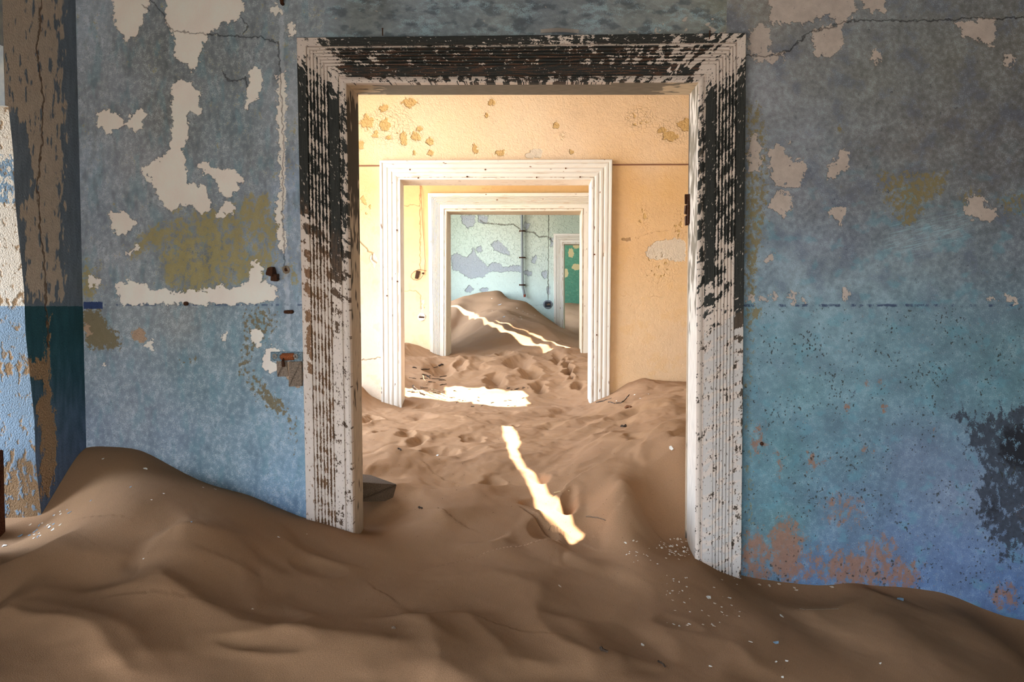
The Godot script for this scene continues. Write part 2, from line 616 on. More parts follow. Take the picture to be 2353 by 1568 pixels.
		c = c.lerp(c * 0.72, 0.7 * rim)
		c = c.lerp(tone_202_194_186 * (1.0 + 0.05 * fine + 0.07 * big + 0.04 * grain), 0.97 * wa)
		hgt = hgt * (1.0 - wa) + wa * (0.26 + 0.05 * fine + 0.03 * grain) + rim * 0.10
		var sc: float = scar.at(wx, wy)
		var sa := smoothstep(0.4, 0.55, sc)
		c = c.lerp(tone_150_128_108 * (1.0 + 0.25 * fine), sa)
		hgt -= sa * (0.25 - 0.2 * fine)
		# the raised plaster over a cable
		var ch: float = chase.at(x + 3.0 * nC.get_noise_2d(y * 0.05, 1.0), y)
		hgt += 0.22 * smoothstep(0.0, 0.5, ch)
		c = c.lerp(tone_168_176_184, 0.35 * smoothstep(0.35, 0.7, ch + 0.3 * mid) * (1.0 - wa))
		var k: float = crack.at(x + 5.0 * wob, y + 5.0 * mid)
		c = c * (1.0 - 0.6 * smoothstep(0.45, 0.8, k))
		hgt -= 0.4 * smoothstep(0.35, 0.8, k)
		# crazed paint
		var cz := smoothstep(0.09, 0.02, nCell.get_noise_2d(wx * 0.17, wy * 0.17) + 1.0) * smoothstep(0.0, 0.25, big + 0.5 * mid) * (1.0 - wa) * (1.0 - oa)
		c = c * (1.0 - 0.28 * cz)
		hgt -= 0.14 * cz
		c.a = hgt
		return c
	var left_mat := painted(640, 1800, Vector3(-1.40, 0.55, Z1), Vector3(0.75, 0, 0), Vector3(0, 2.0, 0), left, BLUE_GAIN, 0.55)

	# ---- right of the doorway
	var tint2 := Tints.new(1660, -150, 2660, 1700, [
		[1750, 20, 118, 116, 110], [1850, 160, 112, 116, 118], [2000, 180, 108, 112, 110], [2200, 150, 104, 106, 102], [2350, 120, 98, 98, 94], [2000, 330, 102, 106, 110], [2200, 300, 98, 98, 98], [2330, 330, 92, 92, 94],
		[1760, 210, 124, 130, 138], [1850, 320, 116, 124, 134], [1850, 450, 112, 120, 132], [1960, 450, 100, 106, 116], [2100, 330, 104, 104, 104], [2250, 420, 94, 96, 100], [1860, 560, 110, 126, 144], [1780, 600, 112, 138, 156],
		[1950, 560, 92, 102, 120], [2000, 640, 108, 136, 150], [2120, 560, 110, 130, 142], [2220, 600, 96, 114, 128], [2340, 560, 92, 104, 118], [2300, 660, 86, 106, 120], [1850, 670, 116, 142, 156], [2100, 680, 96, 124, 138],
		[1800, 780, 98, 130, 142], [1900, 740, 106, 136, 148], [2050, 780, 92, 122, 134], [2200, 760, 84, 112, 124], [2330, 800, 82, 110, 120], [1850, 900, 92, 126, 136], [2000, 880, 92, 124, 136], [2150, 880, 82, 114, 126], [2290, 880, 78, 112, 122],
		[1800, 1050, 82, 118, 128], [1950, 1050, 80, 108, 122], [2100, 1050, 92, 108, 130], [2200, 1130, 96, 112, 136], [1800, 1200, 72, 112, 120], [1950, 1180, 78, 104, 128], [2080, 1250, 82, 106, 140], [2200, 1290, 82, 108, 148], [2320, 1380, 70, 104, 152], [1880, 1330, 70, 104, 144], [2100, 1350, 72, 106, 152]])
	var grey := Field.new(1680, -40, 2560, 760, 3.0)
	for p in [[1770, 47, 1775, -40, 1967, -40, 1962, 35, 1940, 52, 1900, 37, 1870, 47, 1815, 57, 1775, 52], [1983, -40, 2042, -40, 2032, 27, 2000, 30, 1983, 15], [1724, 70, 1760, 53, 1767, 80, 1773, 100, 1762, 126, 1728, 126, 1720, 110],
		[1733, 128, 1802, 119, 1804, 132, 1780, 142, 1740, 140], [1862, 72, 1942, 48, 1932, 75, 1937, 115, 1920, 127, 1900, 137, 1880, 132, 1868, 110, 1866, 90], [2198, 48, 2288, 41, 2288, 92, 2276, 107, 2260, 97, 2213, 82],
		[2001, 118, 2024, 113, 2022, 142, 2006, 147], [2303, 130, 2327, 123, 2329, 150, 2310, 152], [1768, 345, 1790, 333, 1807, 350, 1822, 370, 1852, 368, 1857, 387, 1842, 407, 1837, 427, 1815, 429, 1778, 422, 1768, 395],
		[1898, 395, 1920, 368, 1935, 343, 1950, 343, 1947, 387, 1925, 407, 1900, 412], [1773, 455, 1785, 438, 1817, 448, 1822, 475, 1807, 492, 1790, 497, 1770, 475], [1910, 480, 1937, 473, 1940, 507, 1928, 517, 1908, 495],
		[2216, 470, 2233, 451, 2260, 453, 2264, 475, 2292, 485, 2287, 502, 2265, 509, 2235, 502, 2213, 488], [1720, 312, 1740, 308, 1750, 340, 1747, 387, 1723, 397], [1718, 678, 1736, 676, 1735, 696, 1718, 697], [1744, 679, 1760, 678, 1760, 696, 1746, 696],
		[1771, 674, 1783, 672, 1783, 692, 1771, 692], [1794, 681, 1805, 681, 1804, 692], [1816, 668, 1828, 670, 1828, 696, 1817, 696], [1841, 681, 1853, 678, 1853, 695, 1841, 695], [1936, 668, 1951, 666, 1948, 692, 1940, 692],
		[2270, 682, 2288, 680, 2288, 692, 2274, 692], [2312, 682, 2345, 684, 2340, 696, 2312, 694], [1812, 322, 1820, 315, 1822, 340, 1810, 338], [2009, 762, 2024, 760, 2026, 773, 2012, 772], [2028, 785, 2052, 780, 2046, 792, 2030, 792], [1754, 595, 1782, 580, 1772, 606, 1756, 612]]: grey.poly(p)
	grey.blur(1, 2)
	var olive2 := Field.new(1680, -40, 2560, 760, 5.0)
	olive2.poly([1714, 230, 1748, 240, 1765, 330, 1762, 500, 1740, 620, 1732, 690, 1712, 690], 0.52)
	olive2.poly([1714, 440, 1740, 440, 1732, 690, 1712, 690], 0.62)
	olive2.poly([2010, 395, 2075, 393, 2180, 392, 2176, 432, 2130, 472, 2092, 535, 2050, 502, 2026, 450], 0.52)
	olive2.poly([2088, 430, 2170, 400, 2172, 425, 2110, 465, 2090, 520], 0.7)
	olive2.spot(2330, 470, 60, 40, 0.5)
	olive2.spot(2230, 450, 40, 30, 0.45)
	olive2.spot(1931, 292, 10, 14, 0.9)
	olive2.poly([1716, 706, 1754, 706, 1752, 728, 1730, 732, 1728, 760, 1716, 768], 0.85)
	olive2.blur(1, 2)
	var dark := Field.new(2100, 880, 2600, 1400, 6.0)
	dark.poly([2225, 960, 2270, 965, 2300, 935, 2360, 940, 2420, 965, 2475, 1080, 2430, 1200, 2350, 1255, 2310, 1262, 2268, 1228, 2240, 1170, 2262, 1080, 2226, 1030], 0.78)
	dark.spot(2205, 955, 40, 35, 0.62)
	dark.spot(2320, 1275, 30, 55, 0.62)
	dark.blur(2, 2)
	var black := Field.new(2100, 880, 2600, 1400, 6.0)
	black.poly([2310, 975, 2400, 985, 2430, 1060, 2380, 1085, 2330, 1075, 2295, 1040], 0.9)
	black.poly([2255, 1140, 2300, 1140, 2300, 1200, 2260, 1200], 0.6)
	black.blur(2, 2)
	var rust := Field.new(1690, 840, 2600, 1460, 6.0)
	for s in [[1805, 1265, 60, 105, 1.0], [1735, 1280, 55, 95, 0.75], [1960, 1310, 110, 62, 0.85], [2060, 1320, 90, 55, 0.75], [2020, 1270, 60, 60, 0.7], [1868, 1060, 16, 45, 0.7], [1740, 1010, 30, 60, 0.58], [1900, 1060, 20, 12, 0.62], [1995, 1035, 30, 14, 0.6], [1790, 1070, 18, 45, 0.5], [1935, 1170, 80, 60, 0.5], [2310, 1370, 50, 50, 0.66], [1947, 938, 14, 14, 0.8], [2034, 937, 14, 12, 0.85], [2022, 880, 12, 16, 0.6], [1992, 882, 10, 12, 0.6], [2150, 1000, 14, 16, 0.6], [2340, 1180, 30, 40, 0.6], [1850, 1300, 200, 70, 0.52]]: rust.spot(s[0], s[1], s[2], s[3], s[4])
	var crack2 := Field.new(1690, -20, 2560, 200, 2.0)
	crack2.line([1712, 127, 1735, 128, 1765, 130, 1800, 119, 1822, 110, 1850, 82, 1872, 70, 1910, 62, 1945, 48, 1975, 46, 2050, 47, 2110, 47, 2200, 45, 2240, 40, 2300, 44, 2320, 40, 2560, 42], 3.4)
	var right := func(x: float, y: float) -> Color:
		var wx := x + 13.0 * nB.get_noise_2d(x * 0.09, y * 0.09) + 5.0 * nC.get_noise_2d(x * 0.35, y * 0.35)
		var wy := y + 13.0 * nB.get_noise_2d(y * 0.09 + 50.0, x * 0.09) + 5.0 * nC.get_noise_2d(y * 0.35, x * 0.35 + 70.0)
		var c: Color = tint2.at(wx, wy)
		c = c.lerp(Color(c.get_luminance(), c.get_luminance(), c.get_luminance()), 0.25 * smoothstep(760.0, 600.0, y) + 0.08 + 0.14 * smoothstep(1000.0, 1250.0, y))
		var big := nA.get_noise_2d(x * 0.024, y * 0.024)
		var mid := nD.get_noise_2d(x * 0.11, y * 0.11)
		var fine := nC.get_noise_2d(x * 0.6, y * 0.6)
		var grain := nFine.get_noise_2d(x * 1.5, y * 1.5)
		var low := smoothstep(690.0, 720.0, y)
		var hgt := 0.60 + 0.07 * grain + 0.11 * fine
		c = c * (1.0 + 0.24 * big + (0.30 - 0.14 * low) * mid + 0.16 * fine + 0.09 * grain)
		c = c.lerp(tone_70_78_98, 0.40 * smoothstep(0.10, 0.5, nA.get_noise_2d(x * 0.02 + 40.0, y * 0.02) + 0.35 * mid) * (1.0 - 0.5 * low))
		c = c.lerp(tone_138_156_166, 0.30 * smoothstep(0.12, 0.5, fine * 0.8 + mid * 0.55 + big * 0.3 - 0.05))
		c = c.lerp(tone_84_130_146, 0.35 * smoothstep(0.18, 0.5, nA.get_noise_2d(x * 0.028 + 300.0, y * 0.035)) * smoothstep(250.0, 560.0, y))
		# scrubbed strokes under the window light
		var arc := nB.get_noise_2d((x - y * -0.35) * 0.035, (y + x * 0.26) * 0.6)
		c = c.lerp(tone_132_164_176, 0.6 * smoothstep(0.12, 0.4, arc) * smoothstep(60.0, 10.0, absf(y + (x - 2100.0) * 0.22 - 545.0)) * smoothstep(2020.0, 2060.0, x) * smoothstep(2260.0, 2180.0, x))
		var o: float = olive2.at(wx, wy) + 0.55 * nC.get_noise_2d(x * 0.15, y * 0.11) + 0.4 * fine
		var oa := smoothstep(0.49, 0.56, o)
		c = c.lerp(tone_112_103_72 * (1.0 + 0.12 * fine), 0.88 * oa)
		hgt -= 0.12 * oa
		var g: float = grey.at(wx, wy)
		var ga := smoothstep(0.40, 0.50, g)
		var rim := smoothstep(0.18, 0.40, g) * (1.0 - ga)
		c = c.lerp(c * 0.74, 0.6 * rim)
		c = c.lerp(tone_160_150_142 * (0.98 + 0.06 * fine + 0.16 * big + 0.04 * grain + 0.1 * mid), 0.93 * ga)
		hgt = hgt * (1.0 - ga) + ga * (0.30 + 0.05 * fine + 0.03 * grain) + rim * 0.08
		# rust and bare ochre near the ground
		var r: float = rust.at(wx, wy) - 0.04 + 0.60 * nC.get_noise_2d(x * 0.11, y * 0.07) + 0.50 * fine
		var ra := smoothstep(0.46, 0.66, r) * low
		c = c.lerp(tone_122_92_76 * (1.0 + 0.12 * fine + 0.15 * mid), 0.9 * ra)
		hgt -= 0.06 * ra
		var dk: float = dark.at(wx, wy) - 0.02 + 0.66 * nC.get_noise_2d(x * 0.09, y * 0.06) + 0.35 * fine
		var da := smoothstep(0.49, 0.55, dk)
		c = c.lerp(tone_52_57_66 * (1.0 + 0.25 * mid), 0.94 * da)
		var bl: float = black.at(wx, wy)
		c = c.lerp(tone_30_30_34, 0.85 * da * smoothstep(0.25, 0.7, bl + 0.2 * mid))
		hgt -= 0.08 * da
		# chips
		var chip := nC.get_noise_2d(x * 0.19 + 500.0, y * 0.16)
		var chips := smoothstep(0.55, 0.61, chip + 0.35 * nA.get_noise_2d(x * 0.02, y * 0.02)) * low
		c = c.lerp(tone_50_52_48, 0.9 * chips)
		hgt -= 0.25 * chips
		var dado := smoothstep(4.0, 1.5, absf(y - 702.0 + 2.0 * mid)) * smoothstep(0.12, 0.30, nC.get_noise_2d(x * 0.07, 9.0) + 0.5 * fine + 0.22 * smoothstep(200.0, 0.0, absf(x - 2030.0)))
		c = c.lerp(tone_48_60_84, 0.9 * dado)
		hgt -= 0.15 * dado
		hgt -= 0.06 * smoothstep(6.0, 1.0, absf(y - 702.0))
		var k: float = crack2.at(x + 4.0 * mid, y + 5.0 * mid)
		c = c * (1.0 - 0.65 * smoothstep(0.4, 0.8, k))
		hgt -= 0.4 * smoothstep(0.3, 0.8, k)
		if y < 46.0 + 6.0 * mid: hgt += 0.12
		c.a = hgt
		return c
	var right_mat := painted(1130, 2048, Vector3(0.53, 0.25, Z1), Vector3(1.27, 0, 0), Vector3(0, 2.3, 0), right, BLUE_GAIN, 0.5)

	# ---- above the doorway
	var tint3 := Tints.new(650, -160, 1760, 220, [[700, 30, 120, 130, 138], [850, 20, 100, 106, 106], [950, 50, 112, 122, 128], [1050, 20, 104, 114, 120], [1150, 50, 112, 120, 122], [1250, 20, 96, 104, 110], [1350, 50, 112, 120, 124], [1450, 30, 106, 112, 112], [1560, 50, 120, 126, 124], [1680, 30, 112, 116, 108], [1700, 90, 122, 122, 112]])
	var lintel := func(x: float, y: float) -> Color:
		var c: Color = tint3.at(x + 10.0 * nB.get_noise_2d(x * 0.08, y * 0.08), y)
		var big := nA.get_noise_2d(x * 0.02, y * 0.035)
		var mid := nD.get_noise_2d(x * 0.07, y * 0.13)
		var fine := nC.get_noise_2d(x * 0.6, y * 0.6)
		c = c * (1.0 + 0.3 * big + 0.22 * mid + 0.10 * fine)
		c = c.lerp(tone_62_70_78, 0.6 * smoothstep(0.05, 0.4, nA.get_noise_2d(x * 0.03 + 40.0, y * 0.05)))
		c = c.lerp(tone_132_158_168, 0.5 * smoothstep(0.12, 0.45, fine * 0.5 + mid * 0.5 + nA.get_noise_2d(x * 0.015 - 70.0, y * 0.03) * 0.6))
		var paste := smoothstep(0.42, 0.5, nC.get_noise_2d(x * 0.05, y * 0.06 + 11.0) + 0.35 * smoothstep(1380.0, 1500.0, x) * smoothstep(30.0, 60.0, y) - 0.25)
		c = c.lerp(tone_160_150_140, 0.85 * paste)
		c.a = 0.6 + 0.12 * fine + 0.2 * mid - 0.3 * paste
		return c
	var lintel_mat := painted(1060, 340, Vector3(-0.65, 2.175, Z1), Vector3(1.18, 0, 0), Vector3(0, 0.375, 0), lintel, BLUE_GAIN, 0.5)
	var m := ArrayMesh.new()
	wall_piece(m, -1.40, -0.65, 0.55, 2.55, Z1, 0.15, left_mat)
	wall_piece(m, 0.53, 1.80, 0.25, 2.55, Z1, 0.15, right_mat)
	wall_piece(m, -0.65, 0.53, 2.175, 2.55, Z1, 0.15, lintel_mat)
	wall_piece(m, -1.40, -0.65, 0.0, 0.55, Z1, 0.15, old_plaster)
	wall_piece(m, 0.53, 1.80, 0.0, 0.25, Z1, 0.15, old_plaster)
	wall_piece(m, -1.75, 2.65, 2.55, CEIL, Z1, 0.15, old_plaster)
	wall_piece(m, 1.80, 2.65, 0.0, 2.55, Z1, 0.15, old_plaster)
	wall_piece(m, -1.75, -1.40, 0.0, 2.55, Z1, 0.15, old_plaster)
	wall("wall_front", m, "blue wall with peeling paint around the dark weathered doorway")

	# ---- the pier between the corner and the window on the left
	var pale := Field.new(-60, -40, 240, 1300, 4.0)
	var rough := Field.new(-60, -40, 240, 1300, 4.0)
	pale.poly([-60, -40, 130, -40, 118, 120, 130, 330, 125, 520, 120, 700, 62, 704, 50, 470, 78, 440, 62, 300, 28, 250, -60, 240], 0.72)
	pale.poly([100, -40, 150, -40, 152, 700, 104, 704], 0.55)
	pale.blur(2, 2)
	rough.poly([30, 820, 100, 826, 116, 850, 96, 872, 40, 870], 0.85)
	rough.poly([104, 710, 118, 720, 116, 880, 135, 1000, 130, 1100, 112, 1140, 90, 1180, 92, 1000, 78, 940, 98, 900], 0.75)
	rough.poly([0, 1075, 42, 1070, 75, 1140, 70, 1250, 0, 1260], 0.95)
	rough.poly([138, 880, 160, 880, 158, 910], 0.7)
	rough.blur(2, 2)
	var split := Field.new(-60, -40, 240, 1300, 2.0)
	split.line([96, -40, 92, 60, 84, 110, 100, 220, 98, 320, 86, 430, 92, 520, 104, 620, 106, 700, 112, 800], 4.5)
	var pier := func(x: float, y: float) -> Color:
		var wx := x + 5.0 * nB.get_noise_2d(x * 0.12, y * 0.06)
		var wy := y + 12.0 * nB.get_noise_2d(y * 0.06 + 50.0, x * 0.12)
		var mid := nD.get_noise_2d(x * 0.16, y * 0.05)
		var fine := nC.get_noise_2d(x * 0.7, y * 0.3)
		var run := nA.get_noise_2d(x * 0.14, y * 0.022)
		var c := tone_88_98_108
		if y > 704.0: c = tone_34_66_74.lerp(tone_70_84_104, smoothstep(780.0, 1100.0, y + 60.0 * run))
		c = c * (1.0 + 0.25 * run + 0.12 * fine)
		var p: float = pale.at(wx, wy) + 0.55 * run + 0.28 * mid
		var pa := smoothstep(0.42, 0.54, p) * (1.0 - smoothstep(698.0, 706.0, y))
		c = c.lerp(tone_150_138_124 * (1.0 + 0.08 * fine + 0.12 * mid), pa)
		var hgt := 0.6 - 0.15 * pa + 0.12 * fine
		var r: float = rough.at(wx, wy) + 0.3 * mid + 0.15 * fine
		var ra := smoothstep(0.45, 0.55, r)
		c = c.lerp(tone_128_104_78 * (1.0 + 0.45 * nC.get_noise_2d(x * 1.2, y * 0.5)), ra)
		hgt -= ra * (0.3 - 0.3 * fine)
		var k: float = split.at(wx, wy)
		c = c.lerp(tone_70_52_38, 0.85 * smoothstep(0.45, 0.8, k))
		hgt -= 0.6 * smoothstep(0.3, 0.8, k)
		c.a = hgt
		return c
	# the pier face runs in z; u goes from the corner towards the camera
	var pier_mat := painted(320, 1500, Vector3(XL, 0.55, -2.52), Vector3(0, 0, -0.40), Vector3(0, 2.0, 0), pier, BLUE_GAIN * 1.1, 0.9)
	var reveal := func(x: float, y: float) -> Color:
		var fine := nC.get_noise_2d(x * 0.5, y * 0.5)
		var mid := nD.get_noise_2d(x * 0.1, y * 0.06)
		var c := tone_196_186_172 * (1.0 + 0.1 * fine)
		if y > 704.0: c = tone_120_140_158 * (1.0 + 0.15 * fine)
		if y < 470.0 and y > 360.0 and mid + 0.3 * fine > -0.1: c = tone_112_134_152
		var edge := smoothstep(0.1, 0.25, mid + 0.4 * fine - 0.3 + 0.75 * smoothstep(1020.0, 1100.0, y) + 0.6 * smoothstep(40.0, 0.0, absf(y - 840.0)) + 0.5 * smoothstep(20.0, 0.0, absf(y - 690.0)))
		c = c.lerp(tone_138_112_84 * (1.0 + 0.4 * fine), edge)
		c.a = 0.6 - 0.3 * edge + 0.2 * fine
		return c
	var reveal_mat := painted(256, 900, Vector3(-1.75, 0.60, -2.59), Vector3(0.36, 0, 0), Vector3(0, 1.42, 0), reveal, BLUE_GAIN * 0.55, 0.8)
	var pm := ArrayMesh.new()
	var st := begin()
	# pier face (leans a little: wider at the foot); window head at y = 1.97
	quad(st, Vector3(XL, 0.55, -2.52), Vector3(XL, 0.55, -2.92), Vector3(XL, 2.55, -2.92), Vector3(XL, 2.55, -2.52))
	finish(st, pm, pier_mat)
	m = ArrayMesh.new()
	var zr := func(y: float) -> float: return lerpf(-2.635, -2.535, (y - 0.95) / 1.02)
	var lo := 0.55
	st = begin()
	var uv := func(y: float, z: float) -> Vector2: return Vector2((-2.52 - z) / 0.40, 1.0 - (y - 0.55) / 2.0)
	for k in 12:
		var ya := lerpf(lo, 1.97, k / 12.0)
		var yb := lerpf(lo, 1.97, (k + 1) / 12.0)
		var za := lerpf(-2.635, -2.535, (ya - 0.95) / 1.02) + 0.006 * sin(k * 2.1)
		var zb := lerpf(-2.635, -2.535, (yb - 0.95) / 1.02) + (0.006 * sin((k + 1) * 2.1) if k < 11 else 0.0)
		quad(st, Vector3(XL, ya, za), Vector3(XL, ya, -2.92), Vector3(XL, yb, -2.92), Vector3(XL, yb, zb), Vector2((-2.52 - za) / 0.4, 1.0 - (ya - 0.55) / 2.0), Vector2(1, 1.0 - (ya - 0.55) / 2.0), Vector2(1, 1.0 - (yb - 0.55) / 2.0), Vector2((-2.52 - zb) / 0.4, 1.0 - (yb - 0.55) / 2.0))
	quad(st, Vector3(XL, 1.97, -2.52), Vector3(XL, 1.97, -2.92), Vector3(XL, 2.55, -2.92), Vector3(XL, 2.55, -2.52), Vector2(0, 0.29), Vector2(1, 0.29), Vector2(1, 0), Vector2(0, 0))
	finish(st, m, pier_mat)
	st = begin()
	for k in 12:
		var ya := lerpf(lo, 1.97, k / 12.0)
		var yb := lerpf(lo, 1.97, (k + 1) / 12.0)
		var za := lerpf(-2.635, -2.535, (ya - 0.95) / 1.02) + 0.006 * sin(k * 2.1)
		var zb := lerpf(-2.635, -2.535, (yb - 0.95) / 1.02) + (0.006 * sin((k + 1) * 2.1) if k < 11 else 0.0)
		quad(st, Vector3(-1.75, ya, za), Vector3(XL, ya, za), Vector3(XL, yb, zb), Vector3(-1.75, yb, zb), Vector2(0, 1.0 - (ya - 0.6) / 1.42), Vector2(1, 1.0 - (ya - 0.6) / 1.42), Vector2(1, 1.0 - (yb - 0.6) / 1.42), Vector2(0, 1.0 - (yb - 0.6) / 1.42))
	finish(st, m, reveal_mat)
	wall_box(m, Vector3(-1.75, 0, -2.97), Vector3(XL - 0.12, 2.55, -2.66), old_plaster)
	wall_box(m, Vector3(-1.75, 0, -2.97), Vector3(XL, 0.55, -2.64), old_plaster)
	wall_box(m, Vector3(-1.75, 1.97, -2.66), Vector3(XL - 0.001, CEIL, -2.52), old_plaster)      # head of the window, at the pier
	wall_box(m, Vector3(-1.75, 1.97 + 0.15, -2.52), Vector3(XL, CEIL, 1.0), old_plaster)
	wall_box(m, Vector3(-1.75, 2.55, -2.97), Vector3(XL, CEIL, -2.52), old_plaster)
	wall_box(m, Vector3(-1.75, 0, -2.66), Vector3(XL, 0.80, 1.0), old_plaster)                   # under the windows
	wall_box(m, Vector3(-1.75, 0.80, -2.36), Vector3(XL, 2.12, LEFT_FROM), old_plaster)
	wall_box(m, Vector3(-1.75, 0.80, 0.85), Vector3(XL, 2.12, 1.0), old_plaster)
	wall_box(m, Vector3(-1.75, BACK_HEAD + 0.1, LEFT_FROM), Vector3(XL, 2.12, 0.85), old_plaster)
	wall("wall_left", m, "teal and grey plaster pier in the left corner with a long vertical crack")
	# ---- the rest of the room, behind and beside the camera
	m = ArrayMesh.new()
	wall_box(m, Vector3(2.50, 0, -2.92), Vector3(2.65, CEIL, 1.0), old_plaster)
	wall("wall_right", m, "plain plaster wall on the right side of the blue room")
	m = ArrayMesh.new()
	wall_box(m, Vector3(-1.75, 0, 0.9), Vector3(-1.25, CEIL, 1.05), old_plaster)
	wall_box(m, Vector3(BACK_RIGHT, 0, 0.9), Vector3(2.65, CEIL, 1.05), old_plaster)
	wall_box(m, Vector3(-1.25, 0, 0.9), Vector3(BACK_RIGHT, 0.6, 1.05), old_plaster)
	wall_box(m, Vector3(-1.25, BACK_HEAD, 0.9), Vector3(BACK_RIGHT, CEIL, 1.05), old_plaster)
	wall("wall_back", m, "plaster wall with a wide window behind the viewpoint")

const LEFT_FROM := -1.0       # the open veranda doors beside and behind the camera
const BACK_RIGHT := 0.4
const BACK_HEAD := 1.75
const BLUE_GAIN := 1.6
const YELLOW_GAIN := 0.74
const MINT_GAIN := 1.0

func yellow_shade(spots: Field, grey: Field, crack: Field, tint: Tints, upper: float) -> Callable:
	return func(x: float, y: float) -> Color:
		var wx := x + 4.0 * nB.get_noise_2d(x * 0.16, y * 0.16) + 1.5 * nC.get_noise_2d(x * 0.6, y * 0.6)
		var wy := y + 4.0 * nB.get_noise_2d(y * 0.16 + 50.0, x * 0.16) + 1.5 * nC.get_noise_2d(y * 0.6, x * 0.6 + 70.0)
		var big := nA.get_noise_2d(x * 0.03, y * 0.03)
		var mid := nD.get_noise_2d(x * 0.12, y * 0.12)
		var fine := nC.get_noise_2d(x * 0.6, y * 0.6)
		var c: Color = tint.at(wx, wy) * (1.0 + 0.06 * big + 0.04 * mid + 0.04 * fine)
		c.b *= 1.12
		c = c.lerp(tone_226_178_112, 0.25 * smoothstep(0.1, 0.5, big + 0.3 * mid) * (0.4 if y < upper else 1.0))
		var hgt := 0.60 + 0.06 * fine + 0.05 * mid
		var s: float = spots.at(wx, wy)
		# scales of paint curling up round the bare places
		var cell := nCell.get_noise_2d(wx * 0.22, wy * 0.22) + 1.0
		var scale_ := smoothstep(0.02, 0.30, s + 0.06) * (0.5 if y < upper else 0.25)
		hgt += (0.20 * smoothstep(0.02, 0.25, cell) - 0.12) * (scale_ + 0.22)
		c = c * (1.0 - 0.25 * smoothstep(0.10, 0.02, cell) * clampf(scale_ * 2.0, 0.0, 1.0))
		var bare := smoothstep(0.50, 0.56, s + 0.45 * nC.get_noise_2d(x * 0.12, y * 0.12))
		c = c.lerp(tone_214_172_108 * (1.0 + 0.1 * fine), 0.9 * bare)
		hgt -= 0.30 * bare
		var g: float = grey.at(wx, wy)
		var ga := smoothstep(0.4, 0.52, g)
		c = c.lerp(tone_228_210_186 * (1.0 + 0.06 * fine + 0.08 * mid), 0.9 * ga)
		hgt -= 0.22 * ga
		var k: float = crack.at(x + 3.0 * mid, y + 3.0 * mid)
		c = c.lerp(tone_150_112_74, 0.65 * smoothstep(0.4, 0.8, k))
		hgt -= 0.4 * smoothstep(0.3, 0.8, k)
		c.a = hgt
		return c

